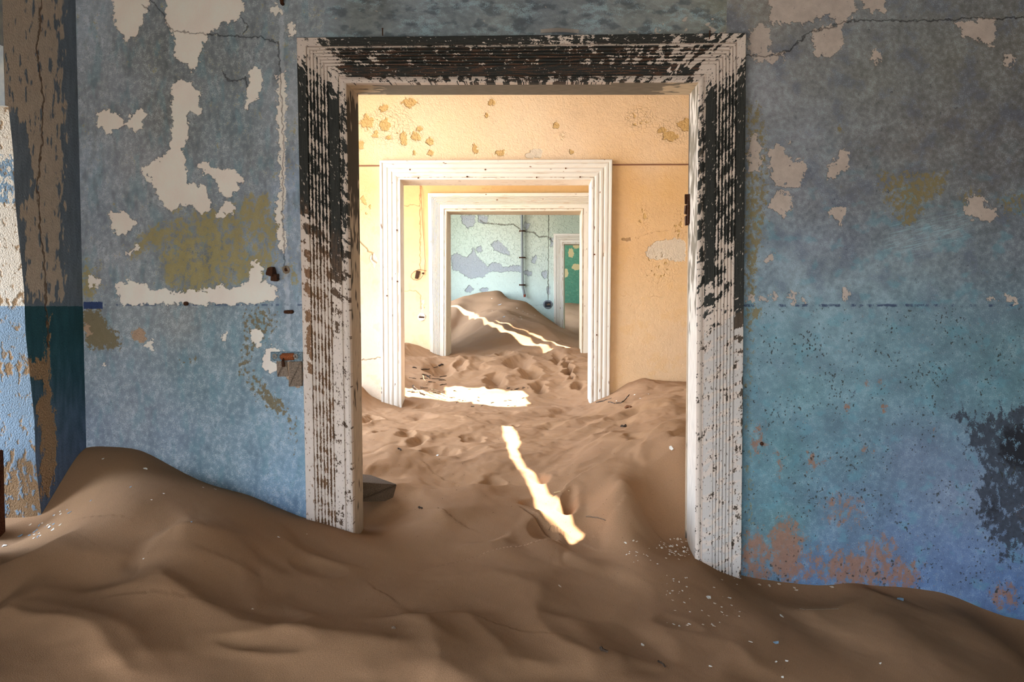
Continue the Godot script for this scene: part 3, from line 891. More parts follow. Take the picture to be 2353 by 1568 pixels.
func build_yellow_room() -> void:
	var limewash := grainy(Color(0.93, 0.90, 0.83), Color(0.97, 0.94, 0.88), 0.9, 0.1)
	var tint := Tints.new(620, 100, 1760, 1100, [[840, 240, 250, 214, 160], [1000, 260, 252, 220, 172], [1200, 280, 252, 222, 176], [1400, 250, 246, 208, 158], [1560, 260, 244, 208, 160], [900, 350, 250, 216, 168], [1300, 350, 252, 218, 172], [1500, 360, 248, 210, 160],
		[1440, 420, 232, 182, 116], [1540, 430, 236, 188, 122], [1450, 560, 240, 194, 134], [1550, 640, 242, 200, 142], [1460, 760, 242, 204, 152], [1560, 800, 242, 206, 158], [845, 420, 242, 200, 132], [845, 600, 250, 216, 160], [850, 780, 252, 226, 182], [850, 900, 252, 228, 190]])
	var spots := Field.new(620, 100, 1760, 1100, 3.0)
	for s in [[843, 281, 24, 26, 0.85], [884, 287, 16, 22, 0.95], [881, 249, 15, 12, 0.95], [942, 236, 26, 15, 0.95], [863, 310, 10, 12, 0.9], [895, 316, 8, 8, 0.9], [927, 319, 11, 28, 0.95], [956, 313, 20, 16, 0.95], [989, 325, 14, 12, 1.0], [965, 296, 9, 10, 0.9], [990, 352, 10, 9, 0.95], [953, 352, 7, 8, 0.9], [830, 332, 12, 18, 0.9], [1093, 342, 10, 17, 0.95], [1150, 352, 17, 11, 0.95], [1278, 287, 10, 13, 0.95], [1292, 312, 10, 14, 0.5], [1119, 263, 8, 9, 0.95], [1130, 235, 13, 10, 1.0],
		[1539, 313, 26, 16, 0.9], [1574, 287, 22, 20, 0.95], [1522, 299, 16, 9, 0.95], [1313, 349, 8, 6, 1.0], [1470, 272, 44, 34, 0.40], [895, 290, 70, 60, 0.30], [1545, 300, 50, 40, 0.30], [1480, 500, 16, 40, 0.48], [1560, 520, 20, 50, 0.42], [1520, 610, 60, 60, 0.35], [840, 470, 20, 60, 0.45]]: spots.spot(s[0], s[1], s[2], s[3], s[4])
	var grey := Field.new(620, 100, 1760, 1100, 3.0)
	grey.poly([1480, 585, 1497, 560, 1508, 555, 1560, 548, 1574, 554, 1576, 600, 1545, 601, 1530, 592, 1510, 598, 1490, 594])
	grey.poly([1200, 362, 1218, 350, 1228, 340, 1246, 344, 1244, 362])
	grey.poly([848, 590, 860, 580, 868, 600, 858, 620], 0.8)
	grey.blur(1, 1)
	var crack := Field.new(620, 100, 1760, 1100, 2.0)
	crack.line([828, 556, 845, 572, 846, 578, 858, 582, 856, 596, 866, 604], 3.5)
	crack.line([832, 828, 850, 826, 874, 822], 2.6)
	crack.line([1432, 551, 1448, 549], 5.0, 1.3)
	crack.line([1462, 548, 1490, 535, 1530, 530, 1578, 534], 2.2, 0.7)
	crack.line([1428, 680, 1500, 682, 1580, 681], 2.0, 0.6)
	var f := yellow_shade(spots, grey, crack, tint, 378.0)
	var m := ArrayMesh.new()
	wall_piece(m, -1.32, 1.0, 2.148, 2.75, Z2, 0.15, painted(1130, 300, Vector3(-1.32, 2.148, Z2), Vector3(2.32, 0, 0), Vector3(0, 0.602, 0), f, YELLOW_GAIN, 1.3))
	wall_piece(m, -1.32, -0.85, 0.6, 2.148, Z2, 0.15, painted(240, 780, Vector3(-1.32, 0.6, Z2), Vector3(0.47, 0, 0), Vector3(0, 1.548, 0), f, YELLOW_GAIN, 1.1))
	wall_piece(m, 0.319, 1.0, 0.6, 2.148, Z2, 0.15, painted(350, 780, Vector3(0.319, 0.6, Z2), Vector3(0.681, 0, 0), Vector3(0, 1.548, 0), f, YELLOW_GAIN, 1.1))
	wall_piece(m, 1.0, 2.15, 0.0, CEIL, Z2, 0.15, limewash)
	wall_piece(m, -1.65, -1.32, 0.0, CEIL, Z2, 0.15, limewash)
	wall_piece(m, -1.32, 1.0, 2.75, CEIL, Z2, 0.15, limewash)
	wall_piece(m, -1.32, -0.85, 0.0, 0.6, Z2, 0.15, limewash)
	wall_piece(m, 0.319, 1.0, 0.0, 0.6, Z2, 0.15, limewash)
	wall("wall_front", m, "pale orange flaking wall seen through the first doorway")
	m = ArrayMesh.new()                      # the back of the blue wall, limewashed on this side, and the outer walls
	wall_box(m, Vector3(-1.65, 0, -3.09), Vector3(-0.65, CEIL, -3.071), limewash)
	wall_box(m, Vector3(0.53, 0, -3.09), Vector3(2.15, CEIL, -3.071), limewash)
	wall_box(m, Vector3(-0.65, 2.175, -3.09), Vector3(0.53, CEIL, -3.071), limewash)
	wall("wall_back", m, "limewashed rear side of the blue wall facing the pale orange room")
	m = window_wall(-1.65, -1.30, Z2, -3.07, -5.2, -3.6, WIN2_LOW, 2.6, limewash)
	wall("wall_left", m, "limewashed outer wall with a window in the first pale orange room")
	m = ArrayMesh.new()
	wall_box(m, Vector3(2.0, 0, Z2), Vector3(2.15, CEIL, -3.07), limewash)
	wall("wall_right", m, "limewashed right wall of the first pale orange room")
	# the thin rail on the wall at the height of the door head
	m = ArrayMesh.new()
	var st := begin()
	var y0 := at_z(1450, 379, Z2).y
	var rail := plain(Color(0.50, 0.34, 0.25))
	box(st, Vector3(-1.32, y0 - 0.003, Z2 - 0.01), Vector3(-0.90, y0 + 0.004, Z2 + 0.006))
	box(st, Vector3(0.372, y0 - 0.003, Z2 - 0.01), Vector3(1.9, y0 + 0.004, Z2 + 0.006))
	tag(mesh_node("trim_1", finish(st), rail), "thin brown rail on the pale orange wall level with the white door head", "rail", "", "structure")

const WIN2_LOW := 1.0

# an outer wall with one opening between za and zb, y0 and y1
func window_wall(xo: float, xi: float, z0: float, z1: float, za: float, zb: float, y0: float, y1: float, mat: Material) -> ArrayMesh:
	var m := ArrayMesh.new()
	wall_box(m, Vector3(xo, 0, z0), Vector3(xi, CEIL, za), mat)
	wall_box(m, Vector3(xo, 0, zb), Vector3(xi, CEIL, z1), mat)
	wall_box(m, Vector3(xo, 0, za), Vector3(xi, y0, zb), mat)
	wall_box(m, Vector3(xo, y1, za), Vector3(xi, CEIL, zb), mat)
	return m

func build_second_yellow_room() -> void:
	var limewash := grainy(Color(0.93, 0.90, 0.84), Color(0.97, 0.94, 0.88), 0.9, 0.1)
	var tint := Tints.new(820, 300, 1460, 900, [[940, 440, 240, 194, 124], [1000, 440, 236, 186, 116], [1200, 435, 222, 172, 104], [1340, 435, 226, 176, 108], [945, 520, 246, 206, 138], [970, 640, 250, 216, 152], [950, 760, 252, 222, 170], [980, 760, 252, 222, 170]])
	var spots := Field.new(820, 300, 1460, 900, 3.0)
	spots.spot(970, 700, 10, 16, 0.7)
	spots.spot(1120, 432, 30, 6, 0.6)
	var grey := Field.new(820, 300, 1460, 900, 2.0)
	grey.poly([962, 722, 968, 714, 977, 722, 976, 733, 964, 734])
	grey.poly([967, 690, 975, 690, 972, 715, 966, 712], 0.9)
	var crack := Field.new(820, 300, 1460, 900, 1.5)
	crack.line([966, 425, 966, 620], 3.0, 1.0)
	crack.line([926, 473, 950, 471, 964, 473], 2.0)
	crack.line([928, 672, 940, 668, 955, 668, 966, 678, 968, 712], 2.2)
	var f := yellow_shade(spots, grey, crack, tint, 300.0)
	var m := ArrayMesh.new()
	wall_piece(m, -1.42, -0.834, 0.6, 2.164, Z3, 0.15, painted(300, 800, Vector3(-1.42, 0.6, Z3), Vector3(0.586, 0, 0), Vector3(0, 1.564, 0), f, YELLOW_GAIN, 0.4))
	wall_piece(m, -1.42, 0.36, 2.164, 2.5, Z3, 0.15, painted(700, 130, Vector3(-1.42, 2.164, Z3), Vector3(1.78, 0, 0), Vector3(0, 0.336, 0), f, YELLOW_GAIN, 0.4))
	wall_piece(m, -1.75, -1.42, 0, CEIL, Z3, 0.15, limewash)
	wall_piece(m, -1.42, -0.834, 0, 0.6, Z3, 0.15, limewash)
	wall_piece(m, -1.42, 1.75, 2.5, CEIL, Z3, 0.15, limewash)
	wall_piece(m, 0.36, 1.75, 0, 2.5, Z3, 0.15, limewash)
	wall("wall_front", m, "warm yellow wall behind the white fluted door frame, with a hanging wire")
	m = ArrayMesh.new()
	wall_box(m, Vector3(-1.75, 0, -5.572), Vector3(-0.85, CEIL, -5.55), limewash)
	wall_box(m, Vector3(0.319, 0, -5.572), Vector3(1.75, CEIL, -5.55), limewash)
	wall_box(m, Vector3(-0.85, 2.148, -5.572), Vector3(0.319, CEIL, -5.55), limewash)
	wall("wall_back", m, "limewashed rear side of the wall with the white door frame")
	m = window_wall(-1.75, -1.42, Z3, -5.55, -7.45, -5.95, 1.1, 2.6, limewash)
	wall("wall_left", m, "limewashed outer wall with a window in the second pale orange room")
	m = ArrayMesh.new()
	wall_box(m, Vector3(1.6, 0, Z3), Vector3(1.75, CEIL, -5.55), limewash)
	wall("wall_right", m, "limewashed right wall of the second pale orange room")

func build_mint_room() -> void:
	var mint_plain := grainy(Color(0.70, 0.75, 0.72), Color(0.80, 0.83, 0.79), 0.9, 0.1)
	var tint := Tints.new(960, 420, 1420, 860, [[1050, 520, 186, 200, 184], [1150, 500, 188, 194, 176], [1230, 510, 184, 186, 166], [1300, 520, 170, 182, 164], [1060, 560, 196, 212, 198], [1150, 560, 200, 212, 200], [1230, 580, 200, 206, 190], [1260, 600, 194, 206, 196], [1060, 650, 208, 224, 214], [1130, 650, 208, 224, 214], [1200, 680, 204, 220, 212], [1250, 720, 192, 212, 208]])
	var bare := Field.new(960, 420, 1420, 860, 2.0)
	for p in [[1037, 588, 1050, 582, 1072, 594, 1084, 580, 1086, 566, 1096, 590, 1112, 606, 1122, 614, 1132, 604, 1145, 606, 1160, 616, 1176, 611, 1190, 610, 1198, 614, 1198, 625, 1178, 622, 1150, 625, 1132, 622, 1118, 628, 1112, 636, 1080, 640, 1064, 630, 1052, 622, 1040, 620],
		[1060, 496, 1091, 494, 1091, 515, 1075, 526, 1062, 510], [1129, 560, 1145, 553, 1165, 571, 1174, 588, 1156, 582, 1136, 574], [1098, 494, 1122, 498, 1118, 514, 1100, 511], [1094, 570, 1106, 566, 1108, 578, 1096, 578], [1204, 510, 1218, 516, 1212, 530, 1205, 524], [1246, 626, 1256, 622, 1258, 634, 1252, 640, 1246, 634],
		[1068, 670, 1078, 656, 1088, 664, 1082, 672], [1100, 668, 1112, 662, 1122, 664, 1116, 672], [1256, 660, 1264, 660, 1262, 676, 1258, 674], [1264, 548, 1272, 548, 1271, 568, 1266, 566], [1222, 592, 1234, 588, 1230, 606, 1224, 604], [1206, 622, 1222, 626, 1218, 634, 1206, 630]]: bare.poly(p)
	bare.blur(1, 1)
	var crack := Field.new(960, 420, 1420, 860, 1.3)
	crack.line([1104, 506, 1112, 512, 1130, 514, 1160, 517, 1180, 515, 1196, 527, 1210, 533, 1228, 534, 1238, 545, 1256, 543, 1266, 548, 1270, 556], 2.6)
	crack.line([1262, 494, 1261, 570, 1260, 700], 2.4, 0.85)
	crack.line([1200, 700, 1230, 702, 1255, 700], 1.8, 0.6)
	var f := func(x: float, y: float) -> Color:
		var wx := x + 3.0 * nB.get_noise_2d(x * 0.25, y * 0.25) + 1.2 * nC.get_noise_2d(x * 0.8, y * 0.8)
		var wy := y + 3.0 * nB.get_noise_2d(y * 0.25 + 50.0, x * 0.25) + 1.2 * nC.get_noise_2d(y * 0.8, x * 0.8 + 70.0)
		var fine := nC.get_noise_2d(x * 0.5, y * 0.5)
		var mid := nD.get_noise_2d(x * 0.15, y * 0.15)
		var c: Color = tint.at(wx, wy) * (1.0 + 0.05 * fine + 0.05 * mid)
		var hgt := 0.6
		var cell := nCell.get_noise_2d(wx * 0.30, wy * 0.30) + 1.0
		var peel := smoothstep(660.0, 600.0, y) * smoothstep(-0.15, 0.25, mid + 0.1)
		hgt += (0.20 * smoothstep(0.02, 0.3, cell) - 0.14) * peel
		c = c * (1.0 - 0.18 * smoothstep(0.12, 0.02, cell) * peel)
		var b: float = bare.at(wx, wy)
		var ba := smoothstep(0.4, 0.5, b)
		c = c * (1.0 - 0.40 * smoothstep(0.15, 0.4, b) * (1.0 - ba))
		c = c.lerp(tone_178_184_190 * (0.86 + 0.10 * mid + 0.05 * fine), 0.92 * ba)
		hgt -= 0.35 * ba
		var k: float = crack.at(x + 2.0 * mid, y + 2.0 * fine)
		c = c.lerp(tone_112_108_94, 0.8 * smoothstep(0.35, 0.8, k))
		hgt -= 0.4 * smoothstep(0.3, 0.8, k)
		var chip := smoothstep(0.52, 0.6, nC.get_noise_2d(x * 0.3 + 80.0, y * 0.3))
		c = c * (1.0 - 0.25 * chip)
		c.a = hgt
		return c
	var m := ArrayMesh.new()
	wall_piece(m, -1.445, 0.196, 0.7, 2.56, Z4, 0.15, painted(560, 620, Vector3(-1.445, 0.7, Z4), Vector3(1.641, 0, 0), Vector3(0, 1.86, 0), f, MINT_GAIN, 2.2))
	wall_piece(m, 0.196, 0.80, 2.15, 2.56, Z4, 0.15, painted(210, 140, Vector3(0.196, 2.15, Z4), Vector3(0.604, 0, 0), Vector3(0, 0.41, 0), f, MINT_GAIN, 2.0))
	wall_piece(m, -1.95, 2.0, 2.56, CEIL, Z4, 0.15, mint_plain)
	wall_piece(m, 0.80, 2.0, 2.15, 2.56, Z4, 0.15, mint_plain)
	wall_piece(m, 1.37, 2.0, 0, 2.15, Z4, 0.15, mint_plain)
	wall_piece(m, -1.95, -1.445, 0, 2.56, Z4, 0.15, mint_plain)
	wall_piece(m, -1.445, 0.196, 0, 0.7, Z4, 0.15, mint_plain)
	wall("wall_front", m, "pale mint wall with flaking paint above the far sand dune")
	m = ArrayMesh.new()
	wall_box(m, Vector3(-1.95, 0, -7.84), Vector3(-0.834, CEIL, -7.81), mint_plain)
	wall_box(m, Vector3(0.36, 0, -7.84), Vector3(2.0, CEIL, -7.81), mint_plain)
	wall_box(m, Vector3(-0.834, 2.164, -7.84), Vector3(0.36, CEIL, -7.81), mint_plain)
	wall("wall_back", m, "mint rear side of the wall with the fluted door frame")
	m = window_wall(-1.95, -1.65, Z4, -7.81, -12.4, -9.4, 1.45, 2.7, mint_plain)
	wall("wall_left", m, "mint outer wall with a window in the far room")
	m = ArrayMesh.new()
	wall_box(m, Vector3(1.85, 0, Z4), Vector3(2.0, CEIL, -7.81), mint_plain)
	wall("wall_right", m, "mint right wall of the far room")

func build_green_room() -> void:
	var green := grainy(Color(0.20, 0.40, 0.30), Color(0.27, 0.46, 0.35), 0.9, 0.1)
	var f := func(x: float, y: float) -> Color:
		var mid := nD.get_noise_2d(x * 0.2, y * 0.25)
		var fine := nC.get_noise_2d(x * 0.6, y * 0.8)
		var c := tone_74_116_94 * (1.0 + 0.2 * mid + 0.2 * fine)
		if y < 610.0: c = c * 1.15
		var spot := 0.0
		for s in [[1312, 582, 8, 13], [1300, 628, 7, 12], [1324, 614, 12, 9], [1324, 565, 9, 8], [1345, 580, 8, 8]]:
			spot = maxf(spot, 1.0 - Vector2((x - s[0]) / s[2], (y - s[1]) / s[3]).length())
		var a := smoothstep(0.12, 0.22, spot + 0.25 * nC.get_noise_2d(x * 0.35, y * 0.35))
		c = c.lerp(tone_176_158_118, a)
		c.a = 0.6 - 0.3 * a + 0.1 * fine
		return c
	var m := ArrayMesh.new()
	wall_piece(m, 0.20, 1.0, 0.9, 2.4, Z5, 0.15, painted(200, 380, Vector3(0.20, 0.9, Z5), Vector3(0.8, 0, 0), Vector3(0, 1.5, 0), f, 1.25, 0.5))
	wall_piece(m, 1.0, 2.0, 0, CEIL, Z5, 0.15, green)
	wall_piece(m, -0.75, 0.20, 0, CEIL, Z5, 0.15, green)
	wall_piece(m, 0.20, 1.0, 2.4, CEIL, Z5, 0.15, green)
	wall_piece(m, 0.20, 1.0, 0, 0.9, Z5, 0.15, green)
	wall("wall_front", m, "dark green wall with tan patches behind the farthest doorway")
	m = window_wall(-0.75, -0.45, Z5, -13.15, -15.6, -13.5, 1.2, 2.8, green)
	wall("wall_left", m, "green outer wall with a window in the farthest room")
	m = ArrayMesh.new()
	wall_box(m, Vector3(1.85, 0, Z5), Vector3(2.0, CEIL, -13.15), green)
	wall("wall_right", m, "green right wall of the farthest room")

func build_outside() -> void:
	var st := begin()
	quad(st, Vector3(-80, 0.75, 60), Vector3(-1.7, 0.75, 60), Vector3(-1.7, 0.75, -70), Vector3(-80, 0.75, -70))
	quad(st, Vector3(-1.7, 0.55, 60), Vector3(60, 0.55, 60), Vector3(60, 0.55, 1.05), Vector3(-1.7, 0.55, 1.05))
	tag(mesh_node("desert_ground", finish(st), grainy(Color(0.74, 0.69, 0.63), Color(0.80, 0.75, 0.69), 2.0, 0.0)), "open desert sand outside the windows", "ground", "", "structure")
	st = begin()
	box(st, Vector3(-1.95, -0.1, -16.2), Vector3(2.7, 0.0, 1.05))
	tag(mesh_node("floor", finish(st), roof_mat), "floor buried deep under the sand", "floor", "", "structure")

# ---------------------------------------------------------------- doorways
# profile: pairs [across 0..1 from the outer edge to the inner edge, how far it stands out in metres]
func fluted(n: int, a: float, b: float, high: float, dip: float, inner: float) -> Array:
	var p := [[0.0, 0.0], [0.0, high - 0.003], [0.012, high], [a - 0.01, high]]
	for k in n:
		for j in range(0, 7):
			var t := j / 6.0
			p.append([a + (b - a) * (k + t) / n, high - dip + dip * 0.95 * sqrt(maxf(0.0, 1.0 - pow(2.0 * t - 1.0, 2.0)))])
	p.append([b + 0.01, high - dip * 0.3])
	p.append([0.845, high - dip * 0.3])
	p.append([0.855, high - dip * 1.3])
	p.append([0.875, high - dip * 1.3])
	for j in 7:
		var t := j / 6.0
		p.append([0.88 + 0.12 * t, inner + 0.004 * sin(PI * t)])
	p.append([1.0, 0.0])
	return p

func moulded(high: float, dip: float) -> Array:
	var p := [[0.0, 0.0], [0.0, high - 0.002], [0.02, high], [0.11, high], [0.13, high - dip], [0.17, high - dip]]
	for s in [[0.17, 0.38], [0.42, 0.60], [0.64, 0.84]]:
		for j in 7:
			var t := j / 6.0
			p.append([lerpf(s[0], s[1], t), high - dip + dip * 0.9 * pow(sin(PI * t), 0.35)])
	p.append([0.86, high - dip * 1.2])
	p.append([0.89, high - dip * 1.2])
	p.append([0.90, high - dip * 0.2])
	p.append([0.99, high - dip * 0.3])
	p.append([1.0, high - dip * 0.8])
	p.append([1.0, 0.0])
	return p

# a length of moulding between two end lines (outer and inner point of each end), standing out of a wall towards +z
func moulding(o0: Vector3, i0: Vector3, o1: Vector3, i1: Vector3, profile: Array) -> ArrayMesh:
	var st := begin()
	var steps := 24
	for k in profile.size() - 1:
		var a: Array = profile[k]
		var b: Array = profile[k + 1]
		for s in steps:
			var t0 := s / float(steps)
			var t1 := (s + 1) / float(steps)
			var q := []
			for e in [[a, t0], [b, t0], [b, t1], [a, t1]]:
				var p: Vector3 = o0.lerp(o1, e[1]).lerp(i0.lerp(i1, e[1]), e[0][0])
				q.append(p + Vector3(0, 0, e[0][1]))
			var va := Vector2(a[0], t0)
			var vb := Vector2(b[0], t0)
			var vc := Vector2(b[0], t1)
			var vd := Vector2(a[0], t1)
			if (i0 - o0).cross(o1 - o0).z > 0: quad(st, q[0], q[1], q[2], q[3], va, vb, vc, vd)
			else: quad(st, q[3], q[2], q[1], q[0], vd, vc, vb, va)
	return finish(st)

# a board lining the opening: front and back edge lines of its visible face, and the way it is thick
func lining(f0: Vector3, f1: Vector3, b0: Vector3, b1: Vector3, thick: Vector3) -> ArrayMesh:
	var st := begin()
	f0.z -= 0.012
	f1.z -= 0.012
	var face := (b0 - f0).cross(f1 - f0)
	var flip := face.dot(thick) > 0
	var steps := 12
	for s in steps:
		var t0 := s / float(steps)
		var t1 := (s + 1) / float(steps)
		var a := f0.lerp(f1, t0)
		var b := b0.lerp(b1, t0)
		var c := b0.lerp(b1, t1)
		var d := f0.lerp(f1, t1)
		if flip: quad(st, d, c, b, a, Vector2(0, t1), Vector2(1, t1), Vector2(1, t0), Vector2(0, t0))
		else: quad(st, a, b, c, d, Vector2(0, t0), Vector2(1, t0), Vector2(1, t1), Vector2(0, t1))
	# the edges and the hidden side
	for e in [[f0, f1], [b0, b1]]:
		quad(st, e[0], e[0] + thick, e[1] + thick, e[1], Vector2(0.02, 0.4), Vector2(0.05, 0.4), Vector2(0.05, 0.6), Vector2(0.02, 0.6))
	quad(st, f0 + thick, b0 + thick, b1 + thick, f1 + thick)
	return finish(st)

func ext(a: Vector3, b: Vector3, y: float) -> Vector3:
	return a + (b - a) * ((y - a.y) / (b.y - a.y))

# Six pixel points of the front: outer top left, inner top left, outer top right, inner top right, then the inner and outer lower ends; `back` the four points of the far edge of the lining
func doorway(called: String, label: String, z: float, pts: Array, zb: float, back: Array, profile: Array, mats: Array) -> Node3D:
	var d := base(called, Vector3.ZERO)
	tag(d, label, "door frame", "", "structure")
	var v := []
	for k in range(0, pts.size(), 2): v.append(at_z(pts[k], pts[k + 1], z))
	var w := []
	for k in range(0, back.size(), 2): w.append(at_z(back[k], back[k + 1], zb))
	var foot := 0.15
	var ol := ext(v[0], v[4], foot)
	var il := ext(v[1], v[5], foot)
	var orr := ext(v[2], v[6], foot)
	var ir := ext(v[3], v[7], foot)
	# the profile stands out from the plane behind
	var deep := 0.0
	for p in profile: deep = maxf(deep, p[1])
	var sink := Vector3(0, 0, -deep)
	mesh_node("side_casing", moulding(v[0] + sink, v[1] + sink, ol + sink, il + sink, profile), mats[0], d)
	mesh_node("side_casing", moulding(v[2] + sink, v[3] + sink, orr + sink, ir + sink, profile), mats[1], d)
	mesh_node("head_casing", moulding(v[0] + sink, v[1] + sink, v[2] + sink, v[3] + sink, profile), mats[2], d)
	var bl := ext(w[0], w[2], foot)
	var br := ext(w[1], w[3], foot)
	mesh_node("jamb", lining(v[1], il, w[0], bl, Vector3(-0.02, 0, 0)), mats[3], d)
	mesh_node("jamb", lining(v[3], ir, w[1], br, Vector3(0.02, 0, 0)), mats[4], d)
	mesh_node("head_lining", lining(v[1], v[3], w[0], w[1], Vector3(0, 0.02, 0)), mats[5], d)
	# the same plain casing on the other side of the wall
	var st := begin()
	for s in [[w[0], bl, -0.11], [w[1], br, 0.11]]:
		var lo := Vector3(minf(s[0].x, s[0].x + s[2]), foot, zb)
		var hi := Vector3(maxf(s[0].x, s[0].x + s[2]), s[0].y + 0.1, zb + 0.016)
		box(st, lo, hi)
	mesh_node("rear_casing", finish(st), mats[3], d)
	return d

func old_white() -> Color: return tone_212_199_188

# weathered paint on the first door frame: white over black over bare wood
func worn_paint(which: int) -> Callable:
	return func(u: float, v: float) -> Color:
		var t := 1.0 - v
		var y := lerpf(88.0, 1712.0, t)
		if which == 1: y = lerpf(75.0, 1712.0, t)
		if which == 2: y = lerpf(690.0, 1712.0, t)
		var reed := 0.0
		var in_reeds := u > 0.2 and u < 0.63
		if in_reeds: reed = cos((u - 0.2) / 0.43 * 6.0 * TAU + PI)
		var streak := nC.get_noise_2d(u * 22.0 + which * 50.0, y * 0.05)
		var patch := nD.get_noise_2d(u * 5.0 + which * 31.0, y * 0.07)
		var fine := nB.get_noise_2d(u * 60.0, y * 0.35 + which * 90.0)
		var grain := nFine.get_noise_2d(u * 55.0, y * 0.03)
		var bias := 0.0
		var under := tone_52_54_52
		if which == 0:
			var low := smoothstep(440.0, 640.0, y + 90.0 * patch)
			if u < 0.2: bias = lerpf(-0.34, 0.5, smoothstep(470.0, 560.0, y + 60.0 * patch))
			elif in_reeds: bias = lerpf(-0.12, 0.16, low) + (0.34 - 0.10 * low) * reed
			elif u < 0.85: bias = lerpf(-0.36, 0.34, smoothstep(480.0, 760.0, y))
			else: bias = lerpf(0.0, 0.36, low)
			bias += 0.8 * smoothstep(165.0, 125.0, y + 30.0 * u + 70.0 * patch)
			if u > 0.07 and u < 0.2 and y > 560.0 and y < 850.0: bias = -0.1 + 0.5 * smoothstep(0.0, 0.06, 0.12 - u + 0.05 * patch)
			under = under.lerp(tone_132_102_78, smoothstep(430.0, 620.0, y + 100.0 * streak) * (1.0 if in_reeds or u < 0.2 else 0.4))
		elif which == 1:
			var low := smoothstep(500.0, 640.0, y + 120.0 * patch)
			if u < 0.2: bias = lerpf(-0.36, 0.34 - 0.4 * smoothstep(0.08, 0.0, u) * smoothstep(140.0, 60.0, absf(y - 930.0)), smoothstep(680.0, 800.0, y + 90.0 * patch))
			elif in_reeds: bias = lerpf(-0.10, 0.44, low) + 0.26 * reed * (1.0 - 0.6 * low)
			elif u < 0.85: bias = lerpf(-0.34, 0.44, smoothstep(560.0, 720.0, y + 90.0 * patch))
			else: bias = lerpf(-0.08, 0.42, low)
			bias += 0.75 * smoothstep(160.0, 115.0, y + 20.0 * u + 70.0 * patch)
			under = under.lerp(tone_110_96_80, 0.5 * smoothstep(0.1, 0.4, streak) * smoothstep(0.8, 0.9, u))
			if y > 700.0: under = under.lerp(tone_96_80_66, 0.5)
		else:
			bias = -0.42
			if u < 0.2: bias = -0.30 + 0.22 * smoothstep(1150.0, 1250.0, y) * smoothstep(1450.0, 1380.0, y)
			elif in_reeds: bias = -0.36 + 0.12 * reed + 0.16 * smoothstep(950.0, 800.0, y) + 0.22 * smoothstep(1250.0, 1500.0, y)
			elif u > 0.86: bias = -0.02 + 0.2 * smoothstep(1180.0, 900.0, y)
			if absf(u - 0.215) < 0.02: bias += 0.55
			bias += 0.9 * smoothstep(775.0, 700.0, y + 30.0 * u + 50.0 * patch) + 0.75 * smoothstep(1630.0, 1700.0, y + 110.0 * patch) + 0.14 * smoothstep(1420.0, 1600.0, y)
			under = under.lerp(tone_98_66_48, 0.55 * smoothstep(0.12, 0.4, grain + 0.5 * fine) * smoothstep(0.55, 0.2, absf(u - 0.6)))
		var n := 0.55 * patch + 0.42 * streak + 0.30 * fine
		if not in_reeds and bias < -0.2: n *= 0.62
		var a := smoothstep(0.0, 0.07, bias + n)
		var tiny := smoothstep(0.46, 0.52, nC.get_noise_2d(u * 30.0 - 40.0, y * 0.13))
		if a > 0.5 and bias > 0.15: a *= 1.0 - tiny * 0.9
		elif a < 0.5 and bias < -0.15: a = maxf(a, tiny * (0.9 if nC.get_noise_2d(u * 9.0, y * 0.03) > -0.05 else 0.0))
		var c := (under * (1.0 + 0.25 * grain + 0.25 * fine)).lerp(old_white() * (1.0 + 0.04 * fine + 0.04 * patch), a)
		if which == 1 and a > 0.5 and y > 700.0 and u < 0.85: c = c.lerp(tone_178_182_184, 0.5 * smoothstep(-0.1, 0.3, patch + 0.2))
		c.a = 0.4 + 0.5 * a + 0.06 * grain + 0.05 * fine
		return c

func worn_lining(which: int) -> Callable:
	return func(u: float, v: float) -> Color:
		var t := (1.0 - v) * (1.42 if which < 2 else 1.0)
		var streak := nC.get_noise_2d(u * 9.0 + which * 20.0, t * 26.0)
		var grain := nFine.get_noise_2d(u * 30.0, t * 50.0)
		var patch := nD.get_noise_2d(u * 2.0, t * 12.0 + which * 9.0)
		var c: Color
		if which == 0:      # left jamb
			var a := smoothstep(-0.1, 0.12, streak * 0.8 + patch * 0.5 + lerpf(-0.55, 0.45, smoothstep(0.10, 0.55, t)) + 0.8 * smoothstep(0.04, 0.0, t))
			c = tone_66_58_48.lerp(tone_188_170_148, a)
		elif which == 1:    # right jamb
			var a := smoothstep(-0.1, 0.1, streak * 0.6 + patch * 0.4 + lerpf(-0.05, 0.6, smoothstep(0.3, 0.7, t)))
			c = tone_132_124_110.lerp(tone_212_204_194, a)
		else:
			var e := smoothstep(0.18, 0.02, t) + smoothstep(0.80, 0.98, t)
			var a := smoothstep(0.0, 0.1, streak * 0.6 + patch * 0.4 - 0.75 + 1.1 * e)
			c = tone_128_120_106.lerp(tone_206_188_160, a)
		c = c * (1.0 + 0.14 * grain + 0.08 * streak)
		c.a = 0.5 + 0.2 * grain + 0.15 * streak
		return c

func build_door_1() -> void:
	var mats := []
	mats.append(painted_uv(200, 1900, worn_paint(0), 1.05, 0.12, 0.75))
	mats.append(painted_uv(200, 2000, worn_paint(1), 1.05, 0.12, 0.75))
	mats.append(painted_uv(200, 1700, worn_paint(2), 1.05, 0.12, 0.75))
	for k in 3: mats.append(painted_uv(96, 700, worn_lining(k), 0.95, 0.1, 0.8))
	doorway("door_1", "weathered door frame in the blue wall, white paint flaking off black", -2.885,
		[681, 86, 794, 190.5, 1715, 75.5, 1606.5, 188, 703, 1190, 811, 1225, 1703.5, 1335, 1597.7, 1300], -3.075, [823, 218, 1583.5, 218, 835, 1218, 1576, 1250], fluted(6, 0.2, 0.63, 0.034, 0.006, 0.029), mats)

